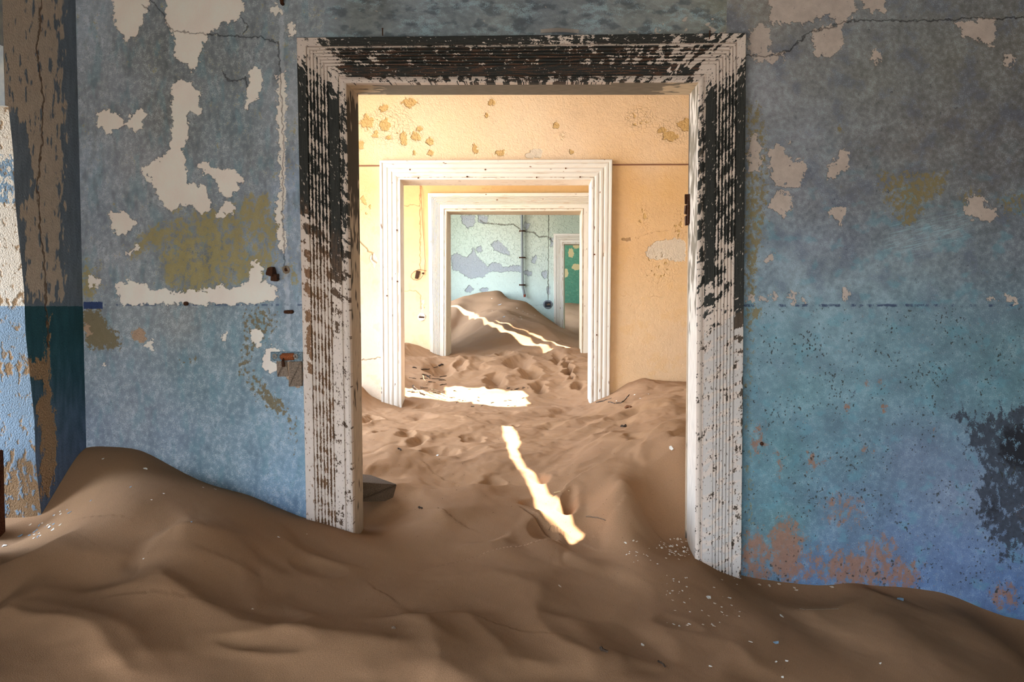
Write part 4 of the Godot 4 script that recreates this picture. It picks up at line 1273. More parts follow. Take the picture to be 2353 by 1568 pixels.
func cream(seed_: float, warm: float, grooves := [0.15, 0.40, 0.62, 0.875]) -> Callable:
	return func(u: float, v: float) -> Color:
		var t := 1.0 - v
		var streak := nC.get_noise_2d(u * 16.0 + seed_, t * 10.0)
		var patch := nD.get_noise_2d(u * 3.0 + seed_, t * 14.0)
		var c := tone_246_238_226.lerp(tone_240_222_192, warm) * (1.0 + 0.03 * patch + 0.03 * streak)
		c = c.lerp(tone_190_150_104, 0.4 * smoothstep(0.42, 0.6, streak + 0.4 * patch))
		c = c.lerp(tone_120_76_46, 0.9 * smoothstep(0.62, 0.68, nC.get_noise_2d(u * 9.0 - seed_, t * 40.0)))
		var groove := 0.0
		for g in grooves: groove = maxf(groove, 1.0 - absf(u - g) / 0.016)
		c = c.lerp(tone_196_158_116, 0.55 * clampf(groove + 0.3 * patch, 0.0, 1.0))
		if u > 0.86 and u < 0.90: c = c.lerp(tone_168_122_82, 0.7 * smoothstep(-0.05, 0.25, nC.get_noise_2d(t * 40.0, seed_)))
		c.a = 0.6 + 0.1 * streak
		return c

func build_door_2() -> void:
	var side := painted_uv(96, 700, cream(3.0, 0.25), 0.76, 0.05, 0.55)
	var side2 := painted_uv(96, 700, cream(43.0, 0.1), 0.76, 0.05, 0.55)
	var head := painted_uv(96, 700, cream(83.0, 0.2), 0.76, 0.05, 0.55)
	var inner := painted_uv(48, 500, cream(123.0, 0.2, []), 0.76, 0.05, 0.55)
	var d := doorway("door_2", "clean white moulded door frame in the pale orange wall", Z2 + 0.03,
		[872, 368.5, 919.5, 413, 1407, 366.5, 1359, 413, 876, 924, 922.5, 934, 1400.6, 906, 1357, 924], -5.57, [927.5, 426.5, 1353, 426.5, 930, 934, 1350, 926], moulded(0.03, 0.0045), [side, side2, head, inner, inner, inner])
	# nails in the head casing and the sides
	var rusty := plain(Color(0.36, 0.20, 0.10), 0.7)
	var st := begin()
	tube(st, [Vector3(0, 0, -0.004), Vector3(0, 0, 0.0015), Vector3(0, 0, 0.0025)], [0.0042, 0.0042, 0.002], 8)
	var nm := finish(st)
	for p in [[942, 390], [1115, 390], [1300, 387], [961, 409], [1073, 406], [1233, 408], [1333, 407], [912, 529], [913, 647], [1366, 585], [1371, 770], [889, 680]]:
		mesh_node("nail", nm, rusty, d).position = at_z(p[0], p[1], Z2 + 0.03)

func build_door_3() -> void:
	var side := painted_uv(80, 500, cream(13.0, 0.55, [0.22, 0.296, 0.372, 0.448, 0.524, 0.6, 0.86]), 0.76, 0.05, 0.55)
	var head := painted_uv(80, 500, cream(93.0, 0.7, [0.22, 0.296, 0.372, 0.448, 0.524, 0.6, 0.86]), 0.76, 0.05, 0.55)
	var inner := painted_uv(48, 400, cream(133.0, 0.9, []), 0.70, 0.05, 0.55)
	doorway("door_3", "cream fluted door frame in the second pale orange room", Z3 + 0.03,
		[983, 444, 1026.5, 486, 1378, 443, 1335.5, 485, 988, 809, 1025, 819, 1376, 820, 1334, 812], -7.82, [1035.5, 493.5, 1331.8, 494.5, 1037, 818, 1332, 810], fluted(5, 0.22, 0.6, 0.03, 0.006, 0.025), [side, side, head, inner, inner, inner])

func build_door_4() -> void:
	var side := painted_uv(64, 400, cream(23.0, 0.1, [0.22, 0.32, 0.42, 0.52, 0.62]), 0.80, 0.05, 0.55)
	doorway("door_4", "small white door frame far back in the mint wall", Z4 + 0.03,
		[1272, 537, 1295.5, 561, 1497, 537, 1474, 561, 1273, 742, 1295, 757, 1497, 760, 1474, 760], Z4 - 0.16, [1298, 564, 1471, 564, 1298, 757, 1471, 757], fluted(4, 0.22, 0.62, 0.03, 0.008, 0.025), [side, side, side, side, side, side])

# ---------------------------------------------------------------- sand
var sx := PackedFloat32Array()      # thin-plate spline through known places of the sand
var sz := PackedFloat32Array()
var sc := PackedFloat32Array()
var spl := Vector3.ZERO
var stamps := []
const DEPTH_SCALE := 0.75           # the far rooms are squeezed in the spline so that they weigh no more than the near one

func key(px: float, py: float, z: float) -> Vector3: return at_z(px, py, z)

# a place given by its pixel and by how far it lies under the eye
func low(px: float, py: float, under: float) -> Vector3:
	var r := ray(px, py)
	return EYE + r * (-under / r.y)

func warp(z: float) -> float:       # log-like depth for the spline
	return 3.0 * log(maxf(0.5, 3.5 - z)) 

func plan_sand() -> void:
	var k: Array[Vector3] = []
	# along the blue wall
	for p in [[192, 1032], [235, 1031], [300, 1037], [330, 1043], [400, 1075], [500, 1117], [600, 1150], [702, 1187], [1706, 1329], [1756, 1333], [1876, 1345], [2026, 1357], [2126, 1364], [2201, 1375], [2251, 1392], [2301, 1412], [2353, 1430], [2500, 1465]]: k.append(at_z(p[0], p[1], Z1))
	for p in [[702, 1189], [750, 1205], [800, 1224], [818, 1230], [1600, 1306], [1650, 1328], [1703, 1337]]: k.append(at_z(p[0], p[1], -2.885))
	k.append(at_z(835, 1219, -3.07))
	k.append(at_z(1577, 1252, -3.07))
	# along the pier on the left and below the window
	for p in [[150, 1095], [118, 1145], [92, 1185], [60, 1232]]: k.append(at_x(p[0], p[1], XL))
	k.append(low(0, 1262, 0.665))
	k.append(Vector3(XL, 0.80, -1.6))
	k.append(Vector3(XL, 0.78, -0.6))
	k.append(Vector3(XL, 0.75, 1.5))
	# the front of the picture
	for p in [[0, 1420, 0.70], [0, 1566, 0.69], [300, 1566, 0.725], [600, 1566, 0.745], [900, 1566, 0.77], [1176, 1566, 0.79], [1500, 1566, 0.82], [1800, 1566, 0.86], [2100, 1566, 0.90], [2353, 1566, 0.94], [300, 1320, 0.67], [450, 1220, 0.60], [650, 1300, 0.715], [900, 1300, 0.745], [1100, 1300, 0.765], [1300, 1300, 0.775], [1480, 1300, 0.79], [300, 1180, 0.57], [200, 1180, 0.585],
		[560, 1430, 0.72], [850, 1430, 0.745], [1150, 1430, 0.775], [1450, 1430, 0.81], [1750, 1430, 0.86], [2050, 1440, 0.905], [2300, 1480, 0.95], [1000, 1240, 0.735], [1200, 1235, 0.745], [1400, 1250, 0.77], [1500, 1265, 0.80]]: k.append(low(p[0], p[1], p[2]))
	for p in [[-0.6, 0.80, 0.0], [0.6, 0.72, 0.0], [2.4, 0.60, 0.0], [-0.6, 0.80, 2.4], [0.8, 0.70, 2.4], [2.4, 0.60, 2.4], [2.45, 0.55, -2.9], [2.0, 0.56, -1.2]]: k.append(Vector3(p[0], p[1], p[2]))
	# the first pale orange room
	for p in [[832, 888], [850, 908], [872, 922], [898, 930], [922, 935], [1357, 926], [1400, 906], [1430, 888], [1460, 874], [1482, 867], [1520, 873], [1577, 878]]: k.append(at_z(p[0], p[1], Z2))
	for p in [[860, 1000, 0.645], [960, 1010, 0.655], [1060, 1000, 0.65], [900, 1090, 0.69], [1000, 1100, 0.70], [1100, 1100, 0.69], [1200, 1020, 0.655], [1200, 1150, 0.71], [1300, 1000, 0.63], [1300, 1100, 0.67], [1400, 960, 0.60], [1400, 1060, 0.62], [1480, 1000, 0.575], [1577, 960, 0.53], [1577, 1034, 0.555], [1440, 1140, 0.66], [1350, 1190, 0.735], [1560, 1150, 0.70], [1480, 1200, 0.75], [960, 1190, 0.735], [1080, 1200, 0.735], [870, 1150, 0.715]]: k.append(low(p[0], p[1], p[2]))
	for p in [[-1.3, 0.95, -4.6], [-1.3, 0.85, -3.4], [1.4, 1.05, -3.4], [1.9, 1.1, -4.4], [1.9, 1.1, -5.4], [1.2, 1.02, -5.4]]: k.append(Vector3(p[0], p[1], p[2]))
	# the second
	for p in [[928, 789], [950, 794], [985, 806], [1025, 819], [1036, 817], [1334, 811], [1376, 812]]: k.append(at_z(p[0], p[1], Z3))
	for p in [[1060, 918, 0.645], [1200, 920, 0.645], [980, 900, 0.635], [1330, 910, 0.635], [1000, 850, 0.585], [1140, 860, 0.60], [1260, 850, 0.585], [1340, 860, 0.58], [1180, 825, 0.545], [1270, 808, 0.515]]: k.append(low(p[0], p[1], p[2]))
	for p in [[-1.4, 1.05, -7.2], [-1.4, 0.95, -6.0], [1.5, 1.0, -6.0], [1.5, 1.0, -7.4]]: k.append(Vector3(p[0], p[1], p[2]))
	# the dune in the mint room
	for p in [[1020, 700], [1037, 694], [1060, 686], [1080, 679], [1100, 675], [1130, 674], [1160, 683], [1200, 703], [1240, 727], [1272, 741], [1296, 757], [1345, 775]]: k.append(at_z(p[0], p[1], Z4))
	for p in [[1050, 715, 0.27], [1120, 730, 0.33], [1200, 765, 0.42], [1260, 790, 0.47], [1050, 750, 0.43], [1100, 780, 0.49], [1200, 795, 0.49], [1310, 785, 0.47], [1330, 770, 0.49]]: k.append(low(p[0], p[1], p[2]))
	for p in [[-1.6, 1.4, -12.9], [-1.6, 1.25, -11.0], [-1.6, 1.0, -8.5], [1.8, 0.95, -13.0], [1.8, 0.98, -10.5], [1.8, 1.0, -8.5]]: k.append(Vector3(p[0], p[1], p[2]))
	for p in [[1296, 697], [1320, 698], [1345, 700]]: k.append(at_z(p[0], p[1], Z5))
	for p in [[1300, 740, 0.50], [1335, 745, 0.52]]: k.append(low(p[0], p[1], p[2]))
	for p in [[1.8, 1.2, -15.9], [-0.4, 1.25, -15.9], [-0.4, 1.0, -13.2], [1.8, 0.95, -13.2]]: k.append(Vector3(p[0], p[1], p[2]))
	var n := k.size()
	var m := n + 3
	var a := []
	for i in m:
		var row := PackedFloat64Array()
		row.resize(m + 1)
		a.append(row)
	for i in n:
		sx.append(k[i].x)
		sz.append(warp(k[i].z))
	for i in n:
		for j in n: a[i][j] = tps(sx[i] - sx[j], sz[i] - sz[j]) + (0.0004 if i == j else 0.0)
		a[i][n] = 1.0
		a[i][n + 1] = sx[i]
		a[i][n + 2] = sz[i]
		a[n][i] = 1.0
		a[n + 1][i] = sx[i]
		a[n + 2][i] = sz[i]
		a[i][m] = k[i].y
	for c in m:
		var best := c
		for r in range(c + 1, m):
			if absf(a[r][c]) > absf(a[best][c]): best = r
		var sw = a[c]
		a[c] = a[best]
		a[best] = sw
		var piv: PackedFloat64Array = a[c]
		for r in range(c + 1, m):
			var row: PackedFloat64Array = a[r]
			var f := row[c] / piv[c]
			if f == 0.0: continue
			for q in range(c, m + 1): row[q] -= f * piv[q]
			a[r] = row
	var x := PackedFloat64Array()
	x.resize(m)
	for c in range(m - 1, -1, -1):
		var s: float = a[c][m]
		for q in range(c + 1, m): s -= a[c][q] * x[q]
		x[c] = s / a[c][c]
	for i in n: sc.append(x[i])
	spl = Vector3(x[n], x[n + 1], x[n + 2])
	add_stamps()

func tps(dx: float, dz: float) -> float:
	var r := dx * dx + dz * dz
	return 0.0 if r < 1e-12 else r * log(r) * 0.5

func smooth_sand(x: float, z: float) -> float:
	var w := warp(z)
	var s := spl.x + spl.y * x + spl.z * w
	for i in sx.size():
		var dx := x - sx[i]
		var dz := w - sz[i]
		var r := dx * dx + dz * dz
		if r > 1e-12: s += sc[i] * r * log(r) * 0.5
	return clampf(s, 0.3, 1.7)

# where the line of sight through a pixel meets the sand
func on_sand(px: float, py: float, fine := true) -> Vector3:
	var r := ray(px, py)
	var t := 0.9
	var step := 0.04
	var last := t
	while t < 17.0:
		var p := EYE + r * t
		var h := sand(p.x, p.z) if fine else smooth_sand(p.x, p.z)
		if p.y < h: break
		last = t
		t += step * maxf(1.0, t * 0.5)
	for i in 12:
		var mid := (last + t) * 0.5
		var p := EYE + r * mid
		if p.y < (sand(p.x, p.z) if fine else smooth_sand(p.x, p.z)): t = mid
		else: last = mid
	return EYE + r * t

# a fold along a line of pixels. kind 0: a sharp crest; kind 1: the foot of a small slope that rises behind the line; kind 2: a furrow
func fold(kind: int, px: Array, amp: float, near: float, far: float) -> void:
	var pts := PackedVector2Array()
	var lo := Vector2(1e9, 1e9)
	var hi := -lo
	for i in range(0, px.size(), 2):
		var p := on_sand(px[i], px[i + 1], false)
		var q := Vector2(p.x, p.z)
		pts.append(q)
		lo = lo.min(q)
		hi = hi.max(q)
	var reach := maxf(near * (17.0 if kind == 1 else 3.0), far * 3.0)
	var length := 0.0
	for i in pts.size() - 1: length += pts[i].distance_to(pts[i + 1])
	stamps.append([kind, pts, amp, near, far, lo - Vector2(reach, reach), hi + Vector2(reach, reach), length])

# a hollow such as a footprint: pixel, half sizes in pixels, depth, and a low rim
func dent(px: float, py: float, rx: float, ry: float, deep: float) -> void:
	var p := on_sand(px, py, false)
	var d := -p.z
	var mx := rx * d / F
	var mz := ry * d * d / (F * maxf(0.3, EYE.y - p.y))
	hollow(Vector2(p.x, p.z), Vector2(mx, mz), deep)

func hollow(c: Vector2, r: Vector2, deep: float) -> void:
	stamps.append([9, c, deep, r.x, r.y, c - r * 1.9, c + r * 1.9, 0.0])

func add_stamps() -> void:
	# folds in the sand of the blue room
	fold(1, [360, 1226, 410, 1236, 480, 1244, 560, 1258, 640, 1268, 730, 1262], 0.032, 0.02, 0.18)
	fold(1, [85, 1262, 170, 1287, 240, 1299, 330, 1302], 0.022, 0.02, 0.16)
	fold(0, [300, 1310, 420, 1300, 500, 1310, 600, 1340], 0.012, 0.06, 0.10)
	fold(1, [0, 1384, 120, 1392, 280, 1398, 430, 1415], 0.012, 0.02, 0.14)
	fold(1, [300, 1345, 370, 1375, 430, 1412, 520, 1440, 640, 1484, 780, 1503, 900, 1532, 985, 1568], 0.030, 0.02, 0.16)
	fold(1, [-60, 1420, 20, 1442, 100, 1468, 210, 1492, 240, 1522, 290, 1566, 330, 1600], 0.040, 0.015, 0.17)
	fold(0, [-30, 1395, 100, 1425, 240, 1470, 330, 1520, 420, 1568], 0.014, 0.05, 0.12)
	fold(1, [590, 1430, 594, 1385, 606, 1350, 640, 1318], 0.012, 0.012, 0.12)
	fold(1, [640, 1440, 740, 1445, 840, 1425, 945, 1418, 975, 1424], 0.014, 0.03, 0.16)
	fold(1, [945, 1428, 975, 1458, 990, 1492, 994, 1540, 994, 1600], 0.030, 0.02, 0.14)
	fold(0, [1060, 1420, 1110, 1470, 1150, 1520, 1190, 1570], 0.018, 0.08, 0.06)
	fold(1, [1250, 1340, 1232, 1380, 1226, 1415, 1250, 1460, 1300, 1500, 1352, 1530, 1372, 1580], 0.026, 0.02, 0.14)
	fold(0, [1330, 1430, 1340, 1460, 1380, 1505, 1450, 1556], 0.016, 0.06, 0.06)
	fold(0, [960, 1330, 1060, 1350, 1180, 1352, 1300, 1320, 1380, 1290], 0.016, 0.10, 0.08)
	fold(2, [1190, 1240, 1230, 1290, 1290, 1312, 1340, 1306], 0.018, 0.07, 0.07)
	fold(1, [1830, 1424, 1880, 1418, 1936, 1409, 2000, 1384, 2040, 1374], 0.020, 0.02, 0.14)
	fold(0, [1900, 1475, 2020, 1440, 2150, 1430, 2300, 1450], 0.010, 0.10, 0.10)
	fold(0, [1480, 1480, 1600, 1470, 1690, 1490, 1740, 1540, 1760, 1568], 0.016, 0.08, 0.07)
	fold(0, [1420, 1350, 1500, 1345, 1600, 1355, 1700, 1370], 0.010, 0.06, 0.10)
	dent(730, 1320, 70, 18, 0.010)
	dent(620, 1510, 120, 20, 0.008)
	dent(1560, 1440, 60, 18, 0.008)
	# the doorway and the first pale orange room
	fold(1, [820, 1158, 905, 1147, 950, 1158, 985, 1174, 1030, 1216, 1060, 1226], 0.035, 0.015, 0.22)
	fold(0, [1060, 1222, 1084, 1200, 1096, 1165, 1080, 1130], 0.014, 0.05, 0.10)
	fold(0, [862, 1046, 930, 1062, 985, 1078, 1060, 1076, 1120, 1058, 1180, 1040], 0.030, 0.10, 0.14)
	fold(0, [840, 1098, 900, 1066, 930, 1052], 0.025, 0.10, 0.12)
	fold(1, [1090, 1130, 1130, 1150, 1180, 1175, 1210, 1166], 0.024, 0.03, 0.16)
	fold(1, [1130, 1245, 1180, 1262, 1240, 1260, 1300, 1258], 0.022, 0.03, 0.10)
	fold(0, [1600, 1012, 1577, 1030, 1540, 1058, 1500, 1092, 1460, 1122, 1436, 1146, 1410, 1180, 1380, 1215, 1350, 1240], 0.034, 0.10, 0.34)
	fold(1, [1320, 1100, 1330, 1080, 1352, 1062, 1400, 1030, 1450, 1010], 0.014, 0.02, 0.16)
	fold(0, [1322, 1086, 1340, 1110, 1346, 1140, 1340, 1165], 0.014, 0.10, 0.05)
	fold(0, [1400, 1144, 1440, 1142, 1456, 1165, 1452, 1205, 1440, 1240], 0.012, 0.06, 0.05)
	fold(0, [1380, 1246, 1440, 1236, 1480, 1244, 1520, 1262], 0.016, 0.05, 0.10)
	for w in [[1577, 938, 1490, 960, 1400, 992, 1340, 1022], [1577, 952, 1480, 980, 1420, 1004, 1360, 1036], [1577, 976, 1500, 1004, 1440, 1034, 1390, 1060], [1577, 1000, 1510, 1030, 1460, 1062], [1577, 920, 1480, 944, 1390, 970, 1300, 1005], [1560, 905, 1440, 938, 1330, 972, 1260, 1000]]:
		fold(0, w, 0.020, 0.028, 0.085)
	fold(0, [840, 985, 900, 1000, 980, 1002, 1060, 985, 1140, 968, 1200, 972], 0.020, 0.08, 0.14)
	fold(0, [860, 950, 930, 948, 1020, 962, 1100, 950], 0.020, 0.08, 0.14)
	fold(0, [1120, 958, 1180, 962, 1260, 945, 1330, 935], 0.014, 0.06, 0.12)
	fold(0, [1150, 1010, 1220, 1000, 1290, 970], 0.014, 0.08, 0.10)
	for s in [[976, 938, 24, 7, 0.030], [966, 962, 38, 7, 0.018], [883, 996, 30, 9, 0.022], [848, 966, 18, 12, 0.03], [1005, 1047, 36, 13, 0.035], [958, 1018, 28, 10, 0.026], [1080, 1010, 26, 9, 0.03], [1180, 983, 14, 6, 0.02], [1168, 953, 26, 5, 0.02], [1066, 927, 22, 4, 0.02], [1310, 1168, 26, 16, 0.03], [1250, 1226, 40, 20, 0.02], [1240, 1100, 30, 12, 0.02], [1120, 1110, 30, 14, 0.02], [930, 1005, 22, 7, 0.02]]: dent(s[0], s[1], s[2], s[3], s[4])
	# the second
	for s in [[1138, 878, 28, 14, 0.045], [1240, 893, 22, 9, 0.045], [1194, 838, 40, 9, 0.05], [1222, 861, 24, 9, 0.045], [1306, 850, 11, 15, 0.05], [1010, 857, 38, 8, 0.03], [1100, 834, 34, 7, 0.03], [960, 815, 40, 9, 0.03], [1280, 830, 18, 7, 0.035], [1060, 850, 16, 6, 0.03], [1330, 890, 14, 7, 0.03], [1160, 815, 18, 4, 0.03], [1050, 825, 20, 5, 0.03]]: dent(s[0], s[1], s[2], s[3], s[4] * 1.4)
	fold(0, [1040, 822, 1100, 846, 1135, 852, 1180, 856], 0.03, 0.10, 0.16)
	fold(0, [1240, 812, 1268, 802, 1300, 815, 1340, 812], 0.045, 0.10, 0.14)
	fold(0, [930, 835, 990, 832, 1040, 842, 1100, 852], 0.03, 0.1, 0.16)
	# ripples and ridges of the dune in the mint room
	for w in [[1040, 715, 1080, 722, 1130, 742, 1190, 770, 1250, 796], [1038, 740, 1080, 752, 1130, 768, 1190, 785], [1040, 765, 1090, 772, 1140, 782, 1210, 798], [1040, 785, 1100, 790, 1160, 797], [1130, 734, 1180, 752, 1230, 768, 1280, 788, 1330, 806], [1037, 754, 1070, 760, 1110, 772]]:
		fold(0, w, 0.045, 0.10, 0.25)
	# more trampled places
	var r := RandomNumberGenerator.new()
	r.seed = 4
	for i in 16:
		hollow(Vector2(r.randf_range(-1.1, 0.9), r.randf_range(-5.3, -3.6)), Vector2(r.randf_range(0.05, 0.13), r.randf_range(0.06, 0.14)), r.randf_range(0.006, 0.018))
	for i in 22:
		hollow(Vector2(r.randf_range(-1.2, 0.9), r.randf_range(-7.6, -5.7)), Vector2(r.randf_range(0.06, 0.14), r.randf_range(0.07, 0.16)), r.randf_range(0.01, 0.03))

func sand(x0: float, z0: float) -> float:
	var h := smooth_sand(x0, z0)
	# nothing in sand is ruled: the places of folds and hollows waver
	var inner := smoothstep(-2.9, -3.6, z0) * (1.0 - 0.85 * smoothstep(-7.7, -8.4, z0))
	var x := x0 + (0.02 + 0.03 * inner) * nB.get_noise_2d(x0 * 7.0, z0 * 7.0) + 0.008 * inner * nC.get_noise_2d(x0 * 40.0, z0 * 40.0)
	var z := z0 + (0.02 + 0.03 * inner) * nB.get_noise_2d(z0 * 7.0 + 40.0, x0 * 7.0) + 0.008 * inner * nC.get_noise_2d(z0 * 40.0, x0 * 40.0 + 9.0)
	for s in stamps:
		var lo: Vector2 = s[5]
		var hi: Vector2 = s[6]
		if x < lo.x or x > hi.x or z < lo.y or z > hi.y: continue
		if s[0] == 9:
			var q := Vector2((x - s[1].x) / s[3], (z - s[1].y) / s[4]).length()
			if q < 1.0: h -= s[2] * (1.0 - q * q) * (1.0 - 0.25 * q)
			if q < 1.9:
				var e := (q - 1.1) / 0.45
				h += s[2] * 0.18 * exp(-e * e) * clampf((1.9 - q) * 3.0, 0.0, 1.0)
			continue
		var pts: PackedVector2Array = s[1]
		var p := Vector2(x, z)
		var best := 1e9
		var side := 1.0
		var along := 0.0
		var weight := 0.0
		var run := 0.0
		for i in pts.size() - 1:
			var a := pts[i]
			var b := pts[i + 1]
			var ab := b - a
			var l2 := ab.length_squared()
			var t := clampf((p - a).dot(ab) / l2, 0.0, 1.0)
			var d := p.distance_squared_to(a + ab * t)
			var l := sqrt(l2)
			if d < best:
				best = d
				side = ab.cross(p - a)
			var wt := 1.0 / ((d + 1e-4) * (d + 1e-4))
			along += wt * (run + t * l)
			weight += wt
			run += l
		along /= weight
		var d := sqrt(best)
		# fades towards its ends
		var fade: float = clampf(minf(along, s[7] - along) / (s[7] * 0.22) + 0.08, 0.0, 1.0)
		fade = fade * fade * (3.0 - 2.0 * fade)
		var w: float = s[4] if side < 0.0 else s[3]       # to the right along the line, away from the camera is -z: a negative cross
		if s[0] == 1:          # a gentle slope up to a crisp lip, then a quick drop away from the camera
			d = sqrt(d * d + 0.00014) - 0.01183
			var q := d / (w * 1.15 if side < 0.0 else w * 16.0)
			if q < 1.0: h += s[2] * fade * (1.0 - q) * (1.0 - q)
		else:
			d = sqrt(d * d + 0.00015) - 0.01225
			var q := d / (w * 2.6)
			if q < 1.0:
				var v: float = s[2] * fade * (1.0 - q) * (1.0 - q)
				h += -v if s[0] == 2 else v
	h += 0.012 * nFine.get_noise_2d(x * 5.0, z * 4.0) + (0.0012 + 0.0025 * inner) * nC.get_noise_2d(x * 18.0, z * 14.0)
	h += 0.014 * inner * nA.get_noise_2d(x * 6.0 + 30.0, z * 4.5)
	return h

func sand_material() -> StandardMaterial3D:
	if sand_mat: return sand_mat
	var m := StandardMaterial3D.new()
	var n := FastNoiseLite.new()
	n.noise_type = FastNoiseLite.TYPE_SIMPLEX
	n.seed = 9
	n.frequency = 0.16
	n.fractal_octaves = 3
	n.fractal_gain = 0.8
	var g := Gradient.new()
	var pale := Color(0.340, 0.196, 0.108)
	g.set_color(0, (pale * 0.80).linear_to_srgb())
	g.set_color(1, (pale * 1.17).linear_to_srgb())
	g.set_offset(0, 0.25)
	g.set_offset(1, 0.75)
	var t := NoiseTexture2D.new()
	t.noise = n
	t.width = 1024
	t.height = 1024
	t.seamless = true
	t.normalize = true
	t.color_ramp = g
	m.albedo_texture = t
	var e := NoiseTexture2D.new()
	e.noise = n
	e.width = 1024
	e.height = 1024
	e.seamless = true
	m.heightmap_enabled = true
	m.heightmap_texture = e
	m.heightmap_scale = 0.06
	m.uv1_triplanar = true
	m.uv1_world_triplanar = true
	m.uv1_scale = Vector3.ONE / 0.62
	m.roughness = 1.0
	m.metallic_specular = 0.15
	m.vertex_color_use_as_albedo = true
	sand_mat = m
	return m

var sand_mat: StandardMaterial3D
var strips := []

# a sheet of sand: columns xs by rows zs
func sheet(m: ArrayMesh, x0: float, x1: float, nx: int, zs: Array) -> void:
	var rows := []
	rows.resize(zs.size())
	var work := func(j: int) -> void:
		var v := PackedVector3Array()
		v.resize(nx)
		for i in nx:
			var x := lerpf(x0, x1, i / float(nx - 1))
			v[i] = Vector3(x, sand(x, zs[j]), zs[j])
		rows[j] = v
	share_out(work, zs.size())
	var vs := PackedVector3Array()
	var ns := PackedVector3Array()
	var cs := PackedColorArray()
	var us := PackedVector2Array()
	var ix := PackedInt32Array()
	for j in zs.size():
		var up: PackedVector3Array = rows[maxi(j - 1, 0)]
		var me: PackedVector3Array = rows[j]
		var dn: PackedVector3Array = rows[mini(j + 1, zs.size() - 1)]
		for i in nx:
			var ex := me[mini(i + 1, nx - 1)] - me[maxi(i - 1, 0)]
			var ez := dn[i] - up[i]
			var n := ez.cross(ex).normalized()
			if n.y < 0: n = -n
			vs.append(me[i])
			ns.append(n)
			us.append(Vector2(me[i].x, me[i].z))
			var tone := 1.0 + 0.10 * nD.get_noise_2d(me[i].x * 2.5 + 9.0, me[i].z * 2.5)
			cs.append(Color(tone, tone, tone * (1.0 + 0.04 * nB.get_noise_2d(me[i].x * 4.0, me[i].z * 4.0))))
			if i < nx - 1 and j < zs.size() - 1:
				var a := j * nx + i
				# rows run away from the camera: a, a+1 near, a+nx far
				ix.append_array(PackedInt32Array([a, a + nx, a + 1, a + 1, a + nx, a + nx + 1]))
	var arr := []
	arr.resize(Mesh.ARRAY_MAX)
	arr[Mesh.ARRAY_VERTEX] = vs
	arr[Mesh.ARRAY_NORMAL] = ns
	arr[Mesh.ARRAY_COLOR] = cs
	arr[Mesh.ARRAY_TEX_UV] = us
	arr[Mesh.ARRAY_INDEX] = ix
	m.add_surface_from_arrays(Mesh.PRIMITIVE_TRIANGLES, arr)
	m.surface_set_material(m.get_surface_count() - 1, sand_material())

func rows_between(z0: float, z1: float, n: int) -> Array:
	var out := []
	for i in n: out.append(-exp(lerpf(log(-z0), log(-z1), i / float(n - 1))))
	return out

func build_sand() -> void:
	var m := ArrayMesh.new()
	var back := []
	for i in 20: back.append(lerpf(1.0, -0.9, i / 19.0))
	sheet(m, -1.74, 2.6, 60, back)
	sheet(m, -1.74, 2.6, int(900 * QUALITY), rows_between(-0.9, -3.0, int(330 * QUALITY)))
	sheet(m, -1.64, 2.1, int(620 * QUALITY), rows_between(-3.0, -5.5, int(330 * QUALITY)))
	sheet(m, -1.74, 1.7, int(420 * QUALITY), rows_between(-5.5, -7.8, int(200 * QUALITY)))
	sheet(m, -1.94, 1.95, int(400 * QUALITY), rows_between(-7.8, -16.1, int(260 * QUALITY)))
	var o := mesh_node("sand", m, null)
	o.material_override = null
	tag(o, "brown drifted sand heaped through all the rooms and doorways", "sand", "", "stuff")

const QUALITY := 1.0

# ---------------------------------------------------------------- ceilings, broken where the sun falls in
func hole(cs: CSGCombiner3D, px: Array, thick: float) -> void:
	var pts := PackedVector2Array()
	for i in range(0, px.size(), 2):
		var p := on_sand(px[i], px[i + 1])
		p += SUN * ((CEIL + thick * 0.5 - p.y) / SUN.y)
		pts.append(Vector2(p.x, p.z))
	for piece in Geometry2D.offset_polygon(pts, 0.002): cut_gap(cs, piece)

func cut_gap(cs: CSGCombiner3D, pts: PackedVector2Array) -> void:
	if Geometry2D.is_polygon_clockwise(pts): pts.reverse()
	var c := CSGPolygon3D.new()
	c.name = "broken_gap"
	c.polygon = pts
	c.depth = 0.5
	c.operation = CSGShape3D.OPERATION_SUBTRACTION
	c.material = roof_mat
	# polygon x, y -> world x, z: turned so that its y axis points to +z and its depth runs up or down
	c.transform = Transform3D(Basis(Vector3.RIGHT, Vector3.BACK, Vector3.DOWN), Vector3(0, CEIL + 0.25 - 0.5 * 0.0, 0))
	c.position.y = CEIL - 0.25
	cs.add_child(c, true)

func ceiling(x0: float, x1: float, z0: float, z1: float, label: String, gaps: Array) -> void:
	var cs := CSGCombiner3D.new()
	cs.name = numbered("ceiling")
	var thick := 0.03
	var b := CSGBox3D.new()
	b.name = "ceiling_boards"
	b.size = Vector3(x1 - x0, thick, z1 - z0)
	b.position = Vector3((x0 + x1) / 2, CEIL + thick / 2, (z0 + z1) / 2)
	b.material = roof_mat
	cs.add_child(b, true)
	for g in gaps: hole(cs, g, thick)
	tag(cs, label, "ceiling", "", "structure")
	add_child(cs)

func crop(a: Array, ox: float, oy: float, s: float) -> Array:
	var o := []
	for i in range(0, a.size(), 2):
		o.append(ox + a[i] / s)
		o.append(oy + a[i + 1] / s)
	return o

